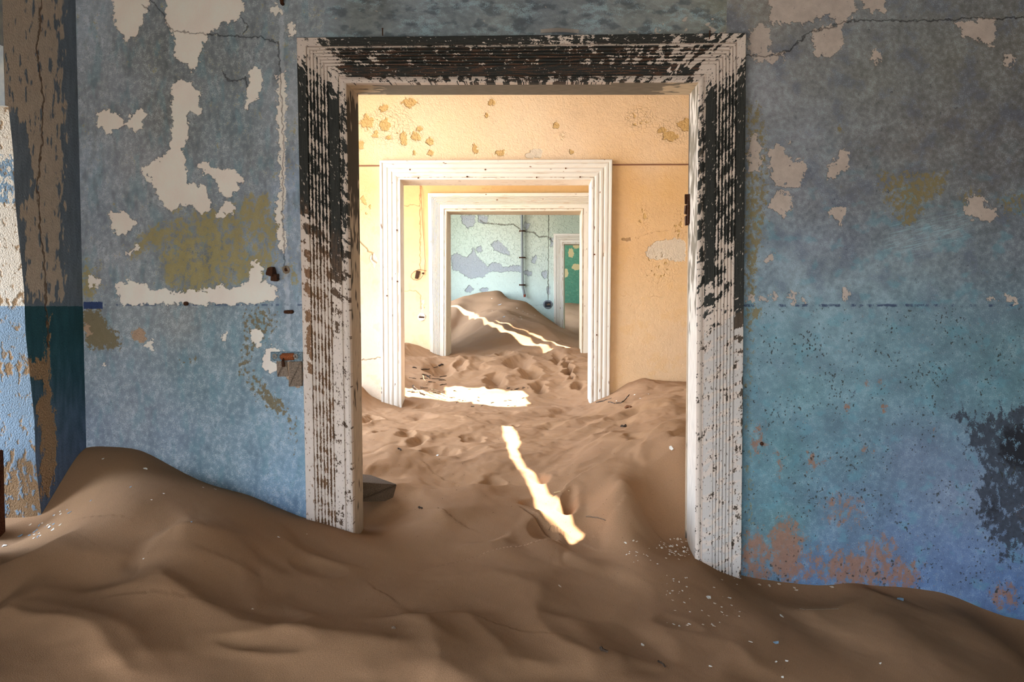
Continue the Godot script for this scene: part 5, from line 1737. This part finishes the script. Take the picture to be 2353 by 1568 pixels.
func build_ceilings() -> void:
	ceiling(-1.75, 2.65, -2.99, 1.05, "ceiling over the blue room", [])
	var streak := crop([1005, 480, 1040, 600, 1050, 650, 1060, 700, 1100, 750, 1150, 810, 1180, 880, 1230, 1010, 1290, 1090, 1400, 1190, 1440, 1240, 1475, 1300, 1560, 1260, 1575, 1230, 1500, 1160, 1425, 1070, 1415, 1030, 1330, 950, 1260, 870, 1240, 820, 1175, 770, 1135, 700, 1110, 640, 1135, 600, 1125, 570, 1062, 482], 820, 820, 3.017)
	ceiling(-1.65, 2.15, -5.47, -2.99, "ceiling over the first pale orange room with a missing board", [streak])
	var patch := crop([330, 215, 400, 213, 470, 238, 540, 262, 615, 262, 610, 205, 760, 214, 900, 225, 1040, 245, 1150, 235, 1190, 270, 1166, 284, 1205, 325, 1172, 333, 1190, 350, 1150, 362, 1080, 345, 980, 346, 830, 345, 760, 322, 640, 312, 560, 300, 450, 288, 330, 272], 820, 820, 3.017)
	ceiling(-1.75, 1.75, -7.74, -5.47, "ceiling over the second pale orange room with a broken hole", [patch])
	var beam := crop([60, 1010, 140, 1032, 270, 1065, 350, 1090, 450, 1140, 520, 1180, 620, 1240, 740, 1280, 860, 1320, 960, 1375, 1062, 1414, 1020, 1442, 900, 1392, 740, 1342, 590, 1272, 440, 1202, 300, 1122, 140, 1042, 60, 1014], 1000, 440, 3.92)
	var thin := crop([520, 1150, 610, 1182, 700, 1216, 850, 1272, 960, 1305, 1100, 1375, 1300, 1438, 1240, 1436, 1090, 1390, 950, 1328, 850, 1288, 700, 1226, 600, 1190], 1000, 440, 3.92)
	ceiling(-1.95, 2.0, -13.07, -7.74, "ceiling over the mint room with two missing laths", [beam, thin])
	ceiling(-0.75, 2.0, -16.2, -13.07, "ceiling over the green room", [])
# ---------------------------------------------------------------- small things on the walls
func rust_mat() -> StandardMaterial3D: return grainy(Color(0.16, 0.10, 0.07), Color(0.36, 0.22, 0.14), 0.03, 0.06, 21, 0.8)

# a short rod along z standing out of a wall
func stub(r0: float, out: float, sides := 10) -> ArrayMesh:
	var st := begin()
	tube(st, [Vector3(0, 0, -0.02), Vector3(0, 0, out * 0.85), Vector3(0, 0, out)], [r0, r0, r0 * 0.7], sides)
	return finish(st)

func arc(c: Vector3, r0: float, r1: float, steps: int, a0 := 0.0, a1 := TAU) -> Array:
	var o := []
	for k in steps + 1:
		var t := lerpf(a0, a1, k / float(steps))
		o.append(c + Vector3(cos(t) * r0, sin(t) * r1, 0.004 * sin(t * 3.0)))
	return o

func build_wall_fittings() -> void:
	var rust := rust_mat()
	# the broken pipe bracket by the door frame
	var o := base("pipe_bracket", at_z(634, 632, Z1))
	tag(o, "thick rusty iron pipe bracket sticking out of the blue wall left of the door frame", "bracket")
	mesh_node("clamp", worn_block(Vector3(0.022, 0.026, 0.030), 0.005, 0.003, 3), rust, o).position = Vector3(-0.006, 0.010, 0.030)
	mesh_node("lug", worn_block(Vector3(0.016, 0.020, 0.040), 0.004, 0.002, 4), rust, o).position = Vector3(0.003, -0.008, 0.018)
	var st := begin()
	tube(st, [Vector3(0.004, -0.012, -0.02), Vector3(0.008, -0.013, 0.02), Vector3(0.014, -0.016, 0.03)], [0.005, 0.005, 0.003])
	mesh_node("bolt", finish(st), rust, o)
	# a wall anchor and the lower clamp on the cable chase
	o = base("wall_anchor", at_z(658, 620, Z1))
	tag(o, "small round rusted wall anchor in the plaster just right of the pipe bracket", "anchor")
	st = begin()
	tube(st, arc(Vector3(0, 0, 0.003), 0.008, 0.009, 12), 0.004, 6)
	mesh_node("plaster_ring", finish(st), plain(Color(0.60, 0.54, 0.47)), o)
	mesh_node("pin", stub(0.005, 0.006), rust, o)
	o = base("pipe_clip", at_z(665, 717, Z1))
	tag(o, "short rusty pipe clip lying level on the cable chase above the wooden plug", "clip")
	st = begin()
	tube(st, [Vector3(-0.012, 0, 0.008), Vector3(0, 0, 0.014), Vector3(0.009, 0, 0.010)], [0.005, 0.006, 0.005])
	mesh_node("strap", finish(st), rust, o)
	mesh_node("screw", stub(0.006, 0.016), rust, o).position = Vector3(0.008, 0, 0)
	o = base("pipe_clip", at_z(650, 4, Z1))
	tag(o, "rusty pipe clip at the upper edge left of the door head", "clip")
	st = begin()
	tube(st, [Vector3(0, 0.014, 0.008), Vector3(0, 0, 0.014), Vector3(0, -0.009, 0.010)], [0.005, 0.006, 0.005])
	mesh_node("strap", finish(st), rust, o)
	mesh_node("screw", stub(0.005, 0.016), rust, o).position = Vector3(0, -0.007, 0)
	o = mesh_node("iron_peg", stub(0.0065, 0.014), rust)
	o.position = at_z(429, 698, Z1)
	tag(o, "rusted round iron peg on the white strip above the blue dado", "peg")
	o = mesh_node("iron_peg", stub(0.0055, 0.006), rust)
	o.position = at_z(1750, 1020, Z1)
	tag(o, "dark rusted peg low in the teal wall close to the right door post", "peg")
	# the wooden plug with a scrap of painted batten
	o = base("wooden_plug", at_z(660, 820, Z1))
	tag(o, "broken wooden plug and blue batten end let into the wall beside the door frame", "wood plug")
	var s := 1.0 / 770.0
	mesh_node("batten", worn_block(Vector3(74 * s, 21 * s, 0.014), 0.002, 0.001, 8), grainy(Color(0.36, 0.45, 0.50), Color(0.55, 0.62, 0.66), 0.06, 0.03, 5), o).position = Vector3(0, 0.001, 0.002)
	st = begin()
	tube(st, [Vector3(-0.014, 0, 0.008), Vector3(-0.012, 0, 0.010), Vector3(0.022, 0.001, 0.010), Vector3(0.024, 0.001, 0.008)], [0.008, 0.0115, 0.011, 0.007], 12)
	mesh_node("dowel", finish(st), grainy(Color(0.42, 0.22, 0.12), Color(0.66, 0.40, 0.25), 0.03, 0.05, 6), o)
	for x in [-0.033, 0.030]:
		st = begin()
		tube(st, arc(Vector3(x, 0.002, 0.018), 0.005, 0.006, 10), 0.0022, 6)
		mesh_node("screw_ring", finish(st), plain(Color(0.66, 0.64, 0.60), 0.6), o)
	st = begin()
	tube(st, [Vector3(-0.006, -0.002, 0.016), Vector3(-0.007, -0.012, 0.026), Vector3(-0.006, -0.022, 0.024), Vector3(-0.006, -0.026, 0.020)], [0.003, 0.004, 0.005, 0.0055])
	mesh_node("iron_hook", finish(st), rust, o)
	var front := get_node("wall_front")
	var bm := mesh_node("brick", worn_block(Vector3(30 * s, 57 * s, 0.05), 0.003, 0.002, 11), grainy(Color(0.45, 0.40, 0.35), Color(0.60, 0.53, 0.47), 0.05, 0.15, 8), front)
	bm.position = at_z(684, 858, Z1 - 0.012)
	bm = mesh_node("brick", worn_block(Vector3(24 * s, 42 * s, 0.05), 0.004, 0.003, 12), grainy(Color(0.48, 0.42, 0.37), Color(0.62, 0.56, 0.50), 0.05, 0.15, 9), front)
	bm.position = at_z(654, 845, Z1 - 0.020)
	# nails standing over the door head
	for p in [[879, 78, 879, 66, "thin nail standing on the left part of the black door head"], [1630, 88, 1631, 72, "thin bent nail at the right end of the black door head"]]:
		st = begin()
		var a := at_z(p[0], p[1], -2.884)
		var b := at_z(p[2], p[3], -2.878)
		tube(st, [Vector3(0, -0.004, -0.004), Vector3.ZERO, b - a, b - a + Vector3(0, 0.0015, 0)], [0.0015, 0.0017, 0.0018, 0.0032], 6)
		var nl := mesh_node("nail", finish(st), rust)
		nl.position = a
		tag(nl, p[4], "nail")
	# plaster lifting off above the door head
	st = begin()
	var n := 14
	for k in n:
		var u0 := k / float(n)
		var u1 := (k + 1) / float(n)
		var q := []
		for e in [[u0, 0.0], [u1, 0.0], [u1, 1.0], [u0, 1.0]]:
			var lift: float = sin(PI * e[0]) * (0.014 if e[1] < 0.5 else 0.001)
			var pt := at_z(lerpf(1242, 1330, e[0]), lerpf(76, 64 + 8 * absf(e[0] - 0.45), e[1]), Z1)
			q.append(pt + Vector3(0, 0, lift + 0.001))
		quad(st, q[0], q[1], q[2], q[3])
		var dn := Vector3(0, -0.0005, -0.003)
		quad(st, q[0] + dn, q[1] + dn, q[1], q[0])
		quad(st, q[3] + dn, q[2] + dn, q[1] + dn, q[0] + dn)
	tag(mesh_node("plaster_curl", finish(st), plain(Color(0.66, 0.63, 0.60))), "pale flake of plaster curling away above the middle of the door head", "plaster flake")
	# hinge leaf on the right lining of the first doorway
	o = base("rusty_hinge", at_z(1578, 482, -3.07))
	tag(o, "brown rusted hinge leaf on the inner side of the right door post", "hinge")
	for k in 3:
		mesh_node("knuckle", worn_block(Vector3(0.014, 0.028, 0.022), 0.003, 0.002, 30 + k), rust, o).position = Vector3(0.001, 0.032 - k * 0.033, 0.004)
	mesh_node("leaf", worn_block(Vector3(0.006, 0.09, 0.03), 0.001, 0.001, 35), rust, o).position = Vector3(0.003, 0, 0.012)
	# the remains of the window in the left wall
	o = base("window_board", Vector3(-1.484, 0.94, -2.56))
	tag(o, "brown weathered window board at the left edge above the sand", "board")
	mesh_node("post", worn_block(Vector3(0.046, 0.24, 0.05), 0.004, 0.003, 41), grainy(Color(0.25, 0.14, 0.09), Color(0.40, 0.24, 0.16), 0.05, 0.08, 12), o)
	# concrete lump by the left door post
	o = mesh_node("concrete_block", worn_block(Vector3(0.135, 0.07, 0.13), 0.004, 0.012, 52), grainy(Color(0.30, 0.25, 0.20), Color(0.46, 0.38, 0.30), 0.035, 0.35, 14))
	o.position = low(842, 1122, 0.665)
	o.rotation = Vector3(0.12, 0.75, -0.10)
	tag(o, "rough grey concrete block half buried behind the left door post", "block")

	# ---- second pale orange room: wire, switch, socket
	var wire := plain(Color(0.62, 0.38, 0.26), 0.6)
	var pts := []
	for p in [[967, 424], [968, 460], [970, 500], [973, 540], [976, 575], [977, 600], [976, 622], [972, 633], [966, 641], [958, 644], [950, 643], [944, 637], [946, 630], [952, 624], [962, 620], [972, 621], [980, 623]]:
		pts.append(at_z(p[0], p[1], Z3 + 0.012 + 0.008 * sin(p[1] * 0.1)))
	st = begin()
	tube(st, pts, 0.0022, 6)
	tag(mesh_node("electric_wire", finish(st), wire), "thin copper coloured wire hanging in a loop on the yellow wall", "wire")
	o = base("light_switch", at_z(959, 632, Z3))
	tag(o, "dark broken stub of a light switch inside the loop of wire", "switch")
	mesh_node("body", worn_block(Vector3(0.024, 0.060, 0.03), 0.006, 0.003, 61), rust, o).rotation = Vector3(0, 0, -0.25)
	mesh_node("terminal", stub(0.008, 0.02), rust, o).position = Vector3(0.046, 0.012, 0)
	o = base("wall_socket", at_z(969, 729, Z3))
	tag(o, "broken wall socket with a brown bar low on the yellow wall", "socket")
	st = begin()
	tube(st, arc(Vector3(0, 0, 0.0), 0.024, 0.024, 14), 0.008, 6)
	mesh_node("plaster_ring", finish(st), plain(Color(0.88, 0.84, 0.78)), o)
	mesh_node("bar", worn_block(Vector3(0.042, 0.013, 0.02), 0.003, 0.002, 63), rust, o)
	mesh_node("hole", worn_block(Vector3(0.034, 0.034, 0.006), 0.008, 0.001, 64), plain(Color(0.80, 0.76, 0.70)), o)

	# ---- mint room: conduit with its clips, round box
	o = base("conduit_pipe", at_z(1200, 590, Z4))
	tag(o, "grey conduit pipe hanging down the mint wall, bent at its lower end", "pipe")
	var rel := func(x: float, y: float, out: float) -> Vector3: return at_z(x, y, Z4 + out) - o.position
	st = begin()
	tube(st, [rel.call(1199, 440, 0.05), rel.call(1199.5, 540, 0.05), rel.call(1200.5, 645, 0.05), rel.call(1201, 660, 0.05), rel.call(1203, 668, 0.05), rel.call(1205, 679, 0.05)], 0.0165, 10)
	mesh_node("tube", finish(st), plain(Color(0.50, 0.52, 0.52), 0.55), o)
	st = begin()
	tube(st, [rel.call(1205, 677, 0.05), rel.call(1205.5, 683, 0.05)], [0.018, 0.014], 10)
	mesh_node("coupling", finish(st), plain(Color(0.58, 0.27, 0.18), 0.7), o)
	for y in [531.0, 592.0, 655.0]:
		st = begin()
		var c: Vector3 = rel.call(1200, y, 0.05)
		var ring := []
		for k in 13: ring.append(c + Vector3(cos(TAU * k / 12.0), 0, sin(TAU * k / 12.0)) * 0.022)
		tube(st, ring, 0.008, 6)
		tube(st, [c + Vector3(-0.036, 0, -0.045), c + Vector3(-0.034, 0, -0.01), c + Vector3(0, 0, 0.020), c + Vector3(0.034, 0, -0.01), c + Vector3(0.036, 0, -0.045)], 0.010, 6)
		mesh_node("clip", finish(st), rust, o)
	o = base("junction_box", at_z(1259, 700, Z4))
	tag(o, "round grey junction box low on the mint wall beside the far door frame", "junction box")
	st = begin()
	tube(st, arc(Vector3.ZERO, 0.050, 0.046, 18), 0.014, 8)
	mesh_node("rim", finish(st), grainy(Color(0.42, 0.44, 0.48), Color(0.58, 0.60, 0.62), 0.05, 0.1, 15), o)
	mesh_node("cover", worn_block(Vector3(0.066, 0.030, 0.03), 0.008, 0.003, 71), grainy(Color(0.36, 0.26, 0.20), Color(0.55, 0.45, 0.38), 0.05, 0.1, 16), o)
	mesh_node("hole", worn_block(Vector3(0.076, 0.070, 0.008), 0.02, 0.001, 72), plain(Color(0.20, 0.21, 0.22)), o)

# ---------------------------------------------------------------- litter on the sand
func flake_mesh(seed_: int) -> ArrayMesh:
	var q := RandomNumberGenerator.new()
	q.seed = seed_
	var n := q.randi_range(4, 6)
	var top := []
	var under := []
	var long := q.randf_range(0.28, 0.80)
	for k in n:
		var a := TAU * (k + q.randf_range(-0.38, 0.38)) / n
		var rad := q.randf_range(0.7, 1.1)
		var p := Vector3(cos(a) * rad, 0, sin(a) * rad * long)
		p.y = 0.14 + 0.22 * p.x * p.x * q.randf_range(0.3, 1.0)
		top.append(p)
		under.append(p - Vector3(0, 0.12, 0))
	var st := begin()
	for k in n:
		var k2 := (k + 1) % n
		tri(st, Vector3(0, 0.10, 0), top[k2], top[k])
		tri(st, Vector3(0, -0.02, 0), under[k], under[k2])
		quad(st, top[k], top[k2], under[k2], under[k])
	return finish(st)

var flake_shapes := []

func slope_at(p: Vector3) -> Vector3:
	var e := 0.012
	return Vector3(sand(p.x - e, p.z) - sand(p.x + e, p.z), 2.0 * e, sand(p.x, p.z - e) - sand(p.x, p.z + e)).normalized()

# lays a flat scrap on the sand where a pixel shows it; size in pixels of the photograph
func lay(o: Node3D, px: float, py: float, size: float, turn: float, tilt := 0.25) -> void:
	var p := on_sand(px, py)
	var n := slope_at(p)
	n = (n + Vector3(rng.randf_range(-tilt, tilt), 0, rng.randf_range(-tilt, tilt) + 0.15)).normalized()
	var x := Vector3(cos(turn), 0, sin(turn))
	x = (x - n * x.dot(n)).normalized()
	var k := size * 0.5 / F * -p.z
	o.transform = Transform3D(Basis(x, n, x.cross(n)).scaled_local(Vector3.ONE * k), p)

func flake(px: float, py: float, size: float, mat: Material, label: String, group: String, called := "paint_flake", category := "paint flake") -> void:
	var o := mesh_node(called, flake_shapes[rng.randi() % flake_shapes.size()], mat)
	lay(o, px, py, size, rng.randf() * TAU)
	if group:
		var tone := "whitish" if mat.albedo_color.r > 0.88 else ("cream" if mat.albedo_color.r > 0.7 else "blue-grey")
		var how := tone + (" tiny" if size < 5.5 else (" broad" if size > 8.5 else ""))
		label = how + " " + label
		group = how + " " + group
	tag(o, label, category, group)

func twig(pts: Array, thick: float, mat: Material, label: String, group := "", called := "twig", category := "twig", above := 0.3) -> void:
	var q := []
	var r := []
	var n := pts.size() / 2
	for k in n:
		var p := on_sand(pts[k * 2], pts[k * 2 + 1])
		var w := thick * 0.5 / F * -p.z
		q.append(p + Vector3(0, w * above, 0))
		r.append(w * (1.0 - 0.5 * k / float(n)))
	# a few bends between the given points
	var qq := []
	var rr := []
	for k in n - 1:
		for j in 3:
			var t := j / 3.0
			var m: Vector3 = q[k].lerp(q[k + 1], t)
			if j: m += Vector3(rng.randf_range(-1, 1), rng.randf_range(-0.2, 0.8), rng.randf_range(-1, 1)) * r[k] * 0.9
			qq.append(m)
			rr.append(lerpf(r[k], r[k + 1], t))
	qq.append(q[-1])
	rr.append(r[-1])
	var at: Vector3 = qq[0]
	for k in qq.size(): qq[k] -= at
	var st := begin()
	tube(st, qq, rr, 6)
	var o := mesh_node(called, finish(st), mat)
	o.position = at
	tag(o, label, category, group)

func build_debris() -> void:
	for k in 10: flake_shapes.append(flake_mesh(100 + k))
	var white := plain(Color(0.90, 0.88, 0.84))
	var cream_ := plain(Color(0.84, 0.78, 0.70))
	var blue := plain(Color(0.50, 0.60, 0.68))
	var bark := grainy(Color(0.20, 0.16, 0.13), Color(0.34, 0.28, 0.23), 0.03, 0.05, 31)
	var straw := plain(Color(0.78, 0.68, 0.52))
	var grey_wood := grainy(Color(0.40, 0.33, 0.27), Color(0.56, 0.48, 0.40), 0.03, 0.03, 33)
	var mats := [white, white, cream_]
	# the scatter at the foot of the right door post
	var label := "paint flake in the dense scatter at the right door post"
	for k in 46:
		var a := rng.randf() * TAU
		var d := sqrt(rng.randf())
		flake(1562 + 46 * d * cos(a) + 12 * d * sin(a), 1258 + 22 * d * sin(a), rng.randf_range(4, 11), mats[k % 3], label, "paint flakes at the foot of the right door post")
	label = "paint flake just left of the right door post scatter"
	for k in 26: flake(rng.randf_range(1436, 1560), rng.randf_range(1240, 1300), rng.randf_range(3.5, 8), mats[k % 3], label, "paint flakes left of the right door post")
	label = "paint flake on the slope in front of the right door post"
	for k in 44: flake(rng.randf_range(1530, 1700), rng.randf_range(1318, 1440), rng.randf_range(3, 9), mats[k % 3], label, "paint flakes in front of the right door post")
	label = "thin pale splinter of paint along the foot of the teal wall"
	for p in [[1768, 1347], [1790, 1343], [1826, 1352], [1830, 1357], [1912, 1350], [1745, 1344]]: flake(p[0], p[1], rng.randf_range(9, 13), cream_, label, "paint splinters along the teal wall")
	# single ones that stand out
	flake(1628, 1374, 17, white, "largest white paint flake in front of the right door post", "")
	flake(1639, 1439, 15, cream_, "cream paint flake lowest in the scatter before the right door post", "")
	flake(1676, 1375, 13, white, "white paint flake directly below the outer edge of the right door post", "")
	flake(1782, 1478, 20, blue, "round blue-grey paint flake alone on the right foreground sand", "")
	flake(2068, 1379, 20, blue, "pale blue paint flake at the foot of the teal wall", "")
	flake(1476, 1483, 14, white, "white paint flake left of the middle of the foreground sand", "")
	flake(1286, 1348, 12, cream_, "cream paint flake just below the lower end of the bright sun streak", "")
	flake(1543, 1031, 17, white, "white paint flake high on the rippled dune by the right door post", "")
	flake(1796, 1417, 15, white, "upright white paint flake on the right foreground above the blue-grey one", "")
	flake(1005, 1047, 9, white, "tiny white paint flake in a footprint behind the left door post", "")
	label = "paint flake near the lower edge on the right foreground sand"
	for p in [[1783, 1522], [1807, 1520], [1798, 1557], [1632, 1532], [1725, 1476], [2022, 1526]]: flake(p[0], p[1], rng.randf_range(8, 12), white, label, "white flakes near the lower edge")
	label = "paint flake in the litter where the dune meets the left pier"
	for k in 30:
		var t := rng.randf()
		flake(lerpf(60, 150, t) + rng.randf_range(-22, 16), lerpf(1235, 1172, t) + rng.randf_range(-8, 24), rng.randf_range(5, 13), [blue, cream_, white, blue][k % 4], label, "paint flakes by the left pier")
	flake(10, 1256, 22, white, "white paint flake at the left edge below the window board", "")
	flake(334, 1078, 12, white, "white paint flake high on the left dune under the blue wall", "")
	flake(237, 1055, 8, white, "tiny white paint flake at the very top of the left dune", "")
	label = "paint flake on the slope of the left dune"
	for p in [[376, 1135], [348, 1149], [467, 1121], [209, 1151], [495, 1125], [330, 1285], [580, 1400], [705, 1228], [640, 1235], [300, 1120], [440, 1200]]: flake(p[0], p[1], rng.randf_range(5, 9), [blue, cream_, white][rng.randi() % 3], label, "tiny flakes on the left dune")
	label = "chip on the dune beside the white moulded door frame"
	for p in [[1458, 908], [1490, 906], [1471, 916], [1428, 926], [1416, 922], [1440, 914]]: flake(p[0], p[1], rng.randf_range(5, 8), white, label, "chips beside the white door frame")
	# lumps of plaster on the far dune
	var lumps := [[1148, 701, 10, "largest plaster lump high on the far dune"], [1158, 729, 9, "grey plaster lump in the middle of the far dune"], [1130, 687, 5, "small plaster lump near the crest of the far dune"], [1188, 709, 6, "plaster lump on the far dune right below the conduit pipe"], [1229, 725, 5, "small plaster lump far right on the far dune"], [1199, 734, 6, "lowest plaster lump on the right flank of the far dune"]]
	for l in lumps: flake(l[0], l[1], l[2], cream_ if l[2] < 9 else plain(Color(0.70, 0.70, 0.70)), l[3], "", "plaster_lump", "plaster lump")
	label = "plaster crumb on the right flank of the far dune"
	for p in [[1202, 716], [1206, 719], [1212, 722], [1178, 733], [1196, 729], [1131, 715]]: flake(p[0], p[1], rng.randf_range(3, 5), cream_, label, "plaster crumbs on the far dune", "plaster_lump", "plaster lump")

	# twigs and straw
	twig([950, 888, 958, 897, 968, 906, 976, 909], 6, bark, "thick curved piece of bark beside the sun patch behind the white door frame")
	twig([972, 864, 976, 874, 981, 884], 3, straw, "pale straw standing slanted above the bark near the sun patch", "", "straw", "straw")
	twig([968, 850, 985, 849, 1006, 843], 2.5, bark, "long thin dark twig on the sand left of the far footprints")
	twig([1008, 842, 1018, 839], 5, bark, "short dark piece of wood at the end of the long thin twig")
	twig([948, 845, 957, 847], 3, bark, "short dark twig beside the left white door post")
	twig([970, 861, 980, 863, 988, 870], 3, bark, "small dark twig by the foot of the slanted straw")
	label = "thin dark twig in the litter left of the sun patch"
	for k in 16:
		var x := rng.randf_range(934, 1012)
		var y := rng.randf_range(866, 908)
		var a := rng.randf_range(-0.5, 0.5)
		twig([x, y, x + 9 * cos(a), y + 4 * sin(a), x + 17 * cos(a), y + 7 * sin(a)], rng.randf_range(1.4, 2.4), bark, label, "twigs left of the sun patch")
	label = "pale straw in the fan of straws at the left end of the sun patch"
	for k in 14:
		var x := rng.randf_range(972, 1000)
		var y := rng.randf_range(895, 908)
		twig([x, y, x + 16, y + rng.randf_range(4, 8), x + 30, y + rng.randf_range(8, 18)], rng.randf_range(1.2, 2.0), straw, label, "straws at the sun patch", "straw", "straw", 1.2)
	label = "small dark twig scrap lying in or around the sun patch"
	for k in 26: 
		var x := rng.randf_range(1020, 1215)
		var y := rng.randf_range(888, 936)
		twig([x, y, x + rng.randf_range(3, 8), y + rng.randf_range(-2, 2)], rng.randf_range(1.4, 2.6), bark, label, "scraps around the sun patch")
	twig([1370, 926, 1388, 922, 1405, 916], 3, bark, "dark twig at the foot of the right white door post")
	twig([1398, 925, 1412, 928, 1427, 927, 1436, 920, 1440, 914, 1446, 908], 3, bark, "forked dark twig lying right of the white door post")
	twig([1273, 1134, 1290, 1131, 1308, 1129], 4, straw, "pale stick lying across the sand right of the sun streak", "", "stick", "stick")
	twig([1347, 1188, 1362, 1190, 1378, 1192, 1391, 1197], 3.5, grey_wood, "thin bent stick right of the lower end of the sun streak", "", "stick", "stick")
	twig([1380, 1493, 1388, 1497, 1397, 1500], 9, bark, "short thick dark bark piece in the middle of the foreground", "", "bark_piece", "bark")
	twig([1513, 1521, 1520, 1526, 1528, 1534], 6, bark, "short dark twig in the foreground right of the bark piece")
	twig([1838, 1400, 1850, 1402, 1926, 1400], 2.5, grey_wood, "thin grey stick on the light crest before the teal wall", "", "stick", "stick")
	twig([1428, 981, 1437, 982], 8, bark, "dark crumpled leaf on the rippled dune", "", "dry_leaf", "leaf")
	twig([1438, 938, 1450, 937], 7, grainy(Color(0.35, 0.22, 0.14), Color(0.48, 0.32, 0.2), 0.03, 0.03, 35), "brown dry leaf below the forked twig", "", "dry_leaf", "leaf")
	twig([963, 1167, 970, 1170], 6, bark, "black scrap on the sand right of the concrete block", "", "bark_piece", "bark")
	twig([914, 1032, 921, 1036], 5, bark, "black scrap on the sand above the concrete block", "", "bark_piece", "bark")
	twig([900, 1444, 907, 1446], 8, grey_wood, "dark pebble sunk into the foreground left of the middle", "", "pebble", "pebble")

	# crumbs that nobody could count, joined
	var st := begin()
	var r2 := RandomNumberGenerator.new()
	r2.seed = 31
	for k in 520:
		var p: Vector3
		if k < 170: p = on_sand(r2.randf_range(840, 1560), r2.randf_range(850, 1240))
		elif k < 300: p = on_sand(r2.randf_range(1380, 1900), r2.randf_range(1300, 1560))
		else: p = on_sand(r2.randf_range(20, 2340), r2.randf_range(1260, 1560))
		if p.z < -6.5: continue
		var e := r2.randf_range(0.8, 2.0) / F * -p.z * 0.7
		var a := Vector3(e, 0, 0).rotated(Vector3.UP, r2.randf() * TAU)
		var b := a.rotated(Vector3.UP, 2.1)
		var c := a.rotated(Vector3.UP, 4.2) * 0.6
		var up := Vector3(0, e * 0.9, 0)
		tri(st, p + a, p + up, p + b)
		tri(st, p + b, p + up, p + c)
		tri(st, p + c, p + up, p + a)
	tag(mesh_node("sand_crumbs", finish(st), plain(Color(0.26, 0.20, 0.16))), "tiny dark crumbs strewn over the sand", "crumbs", "", "stuff")
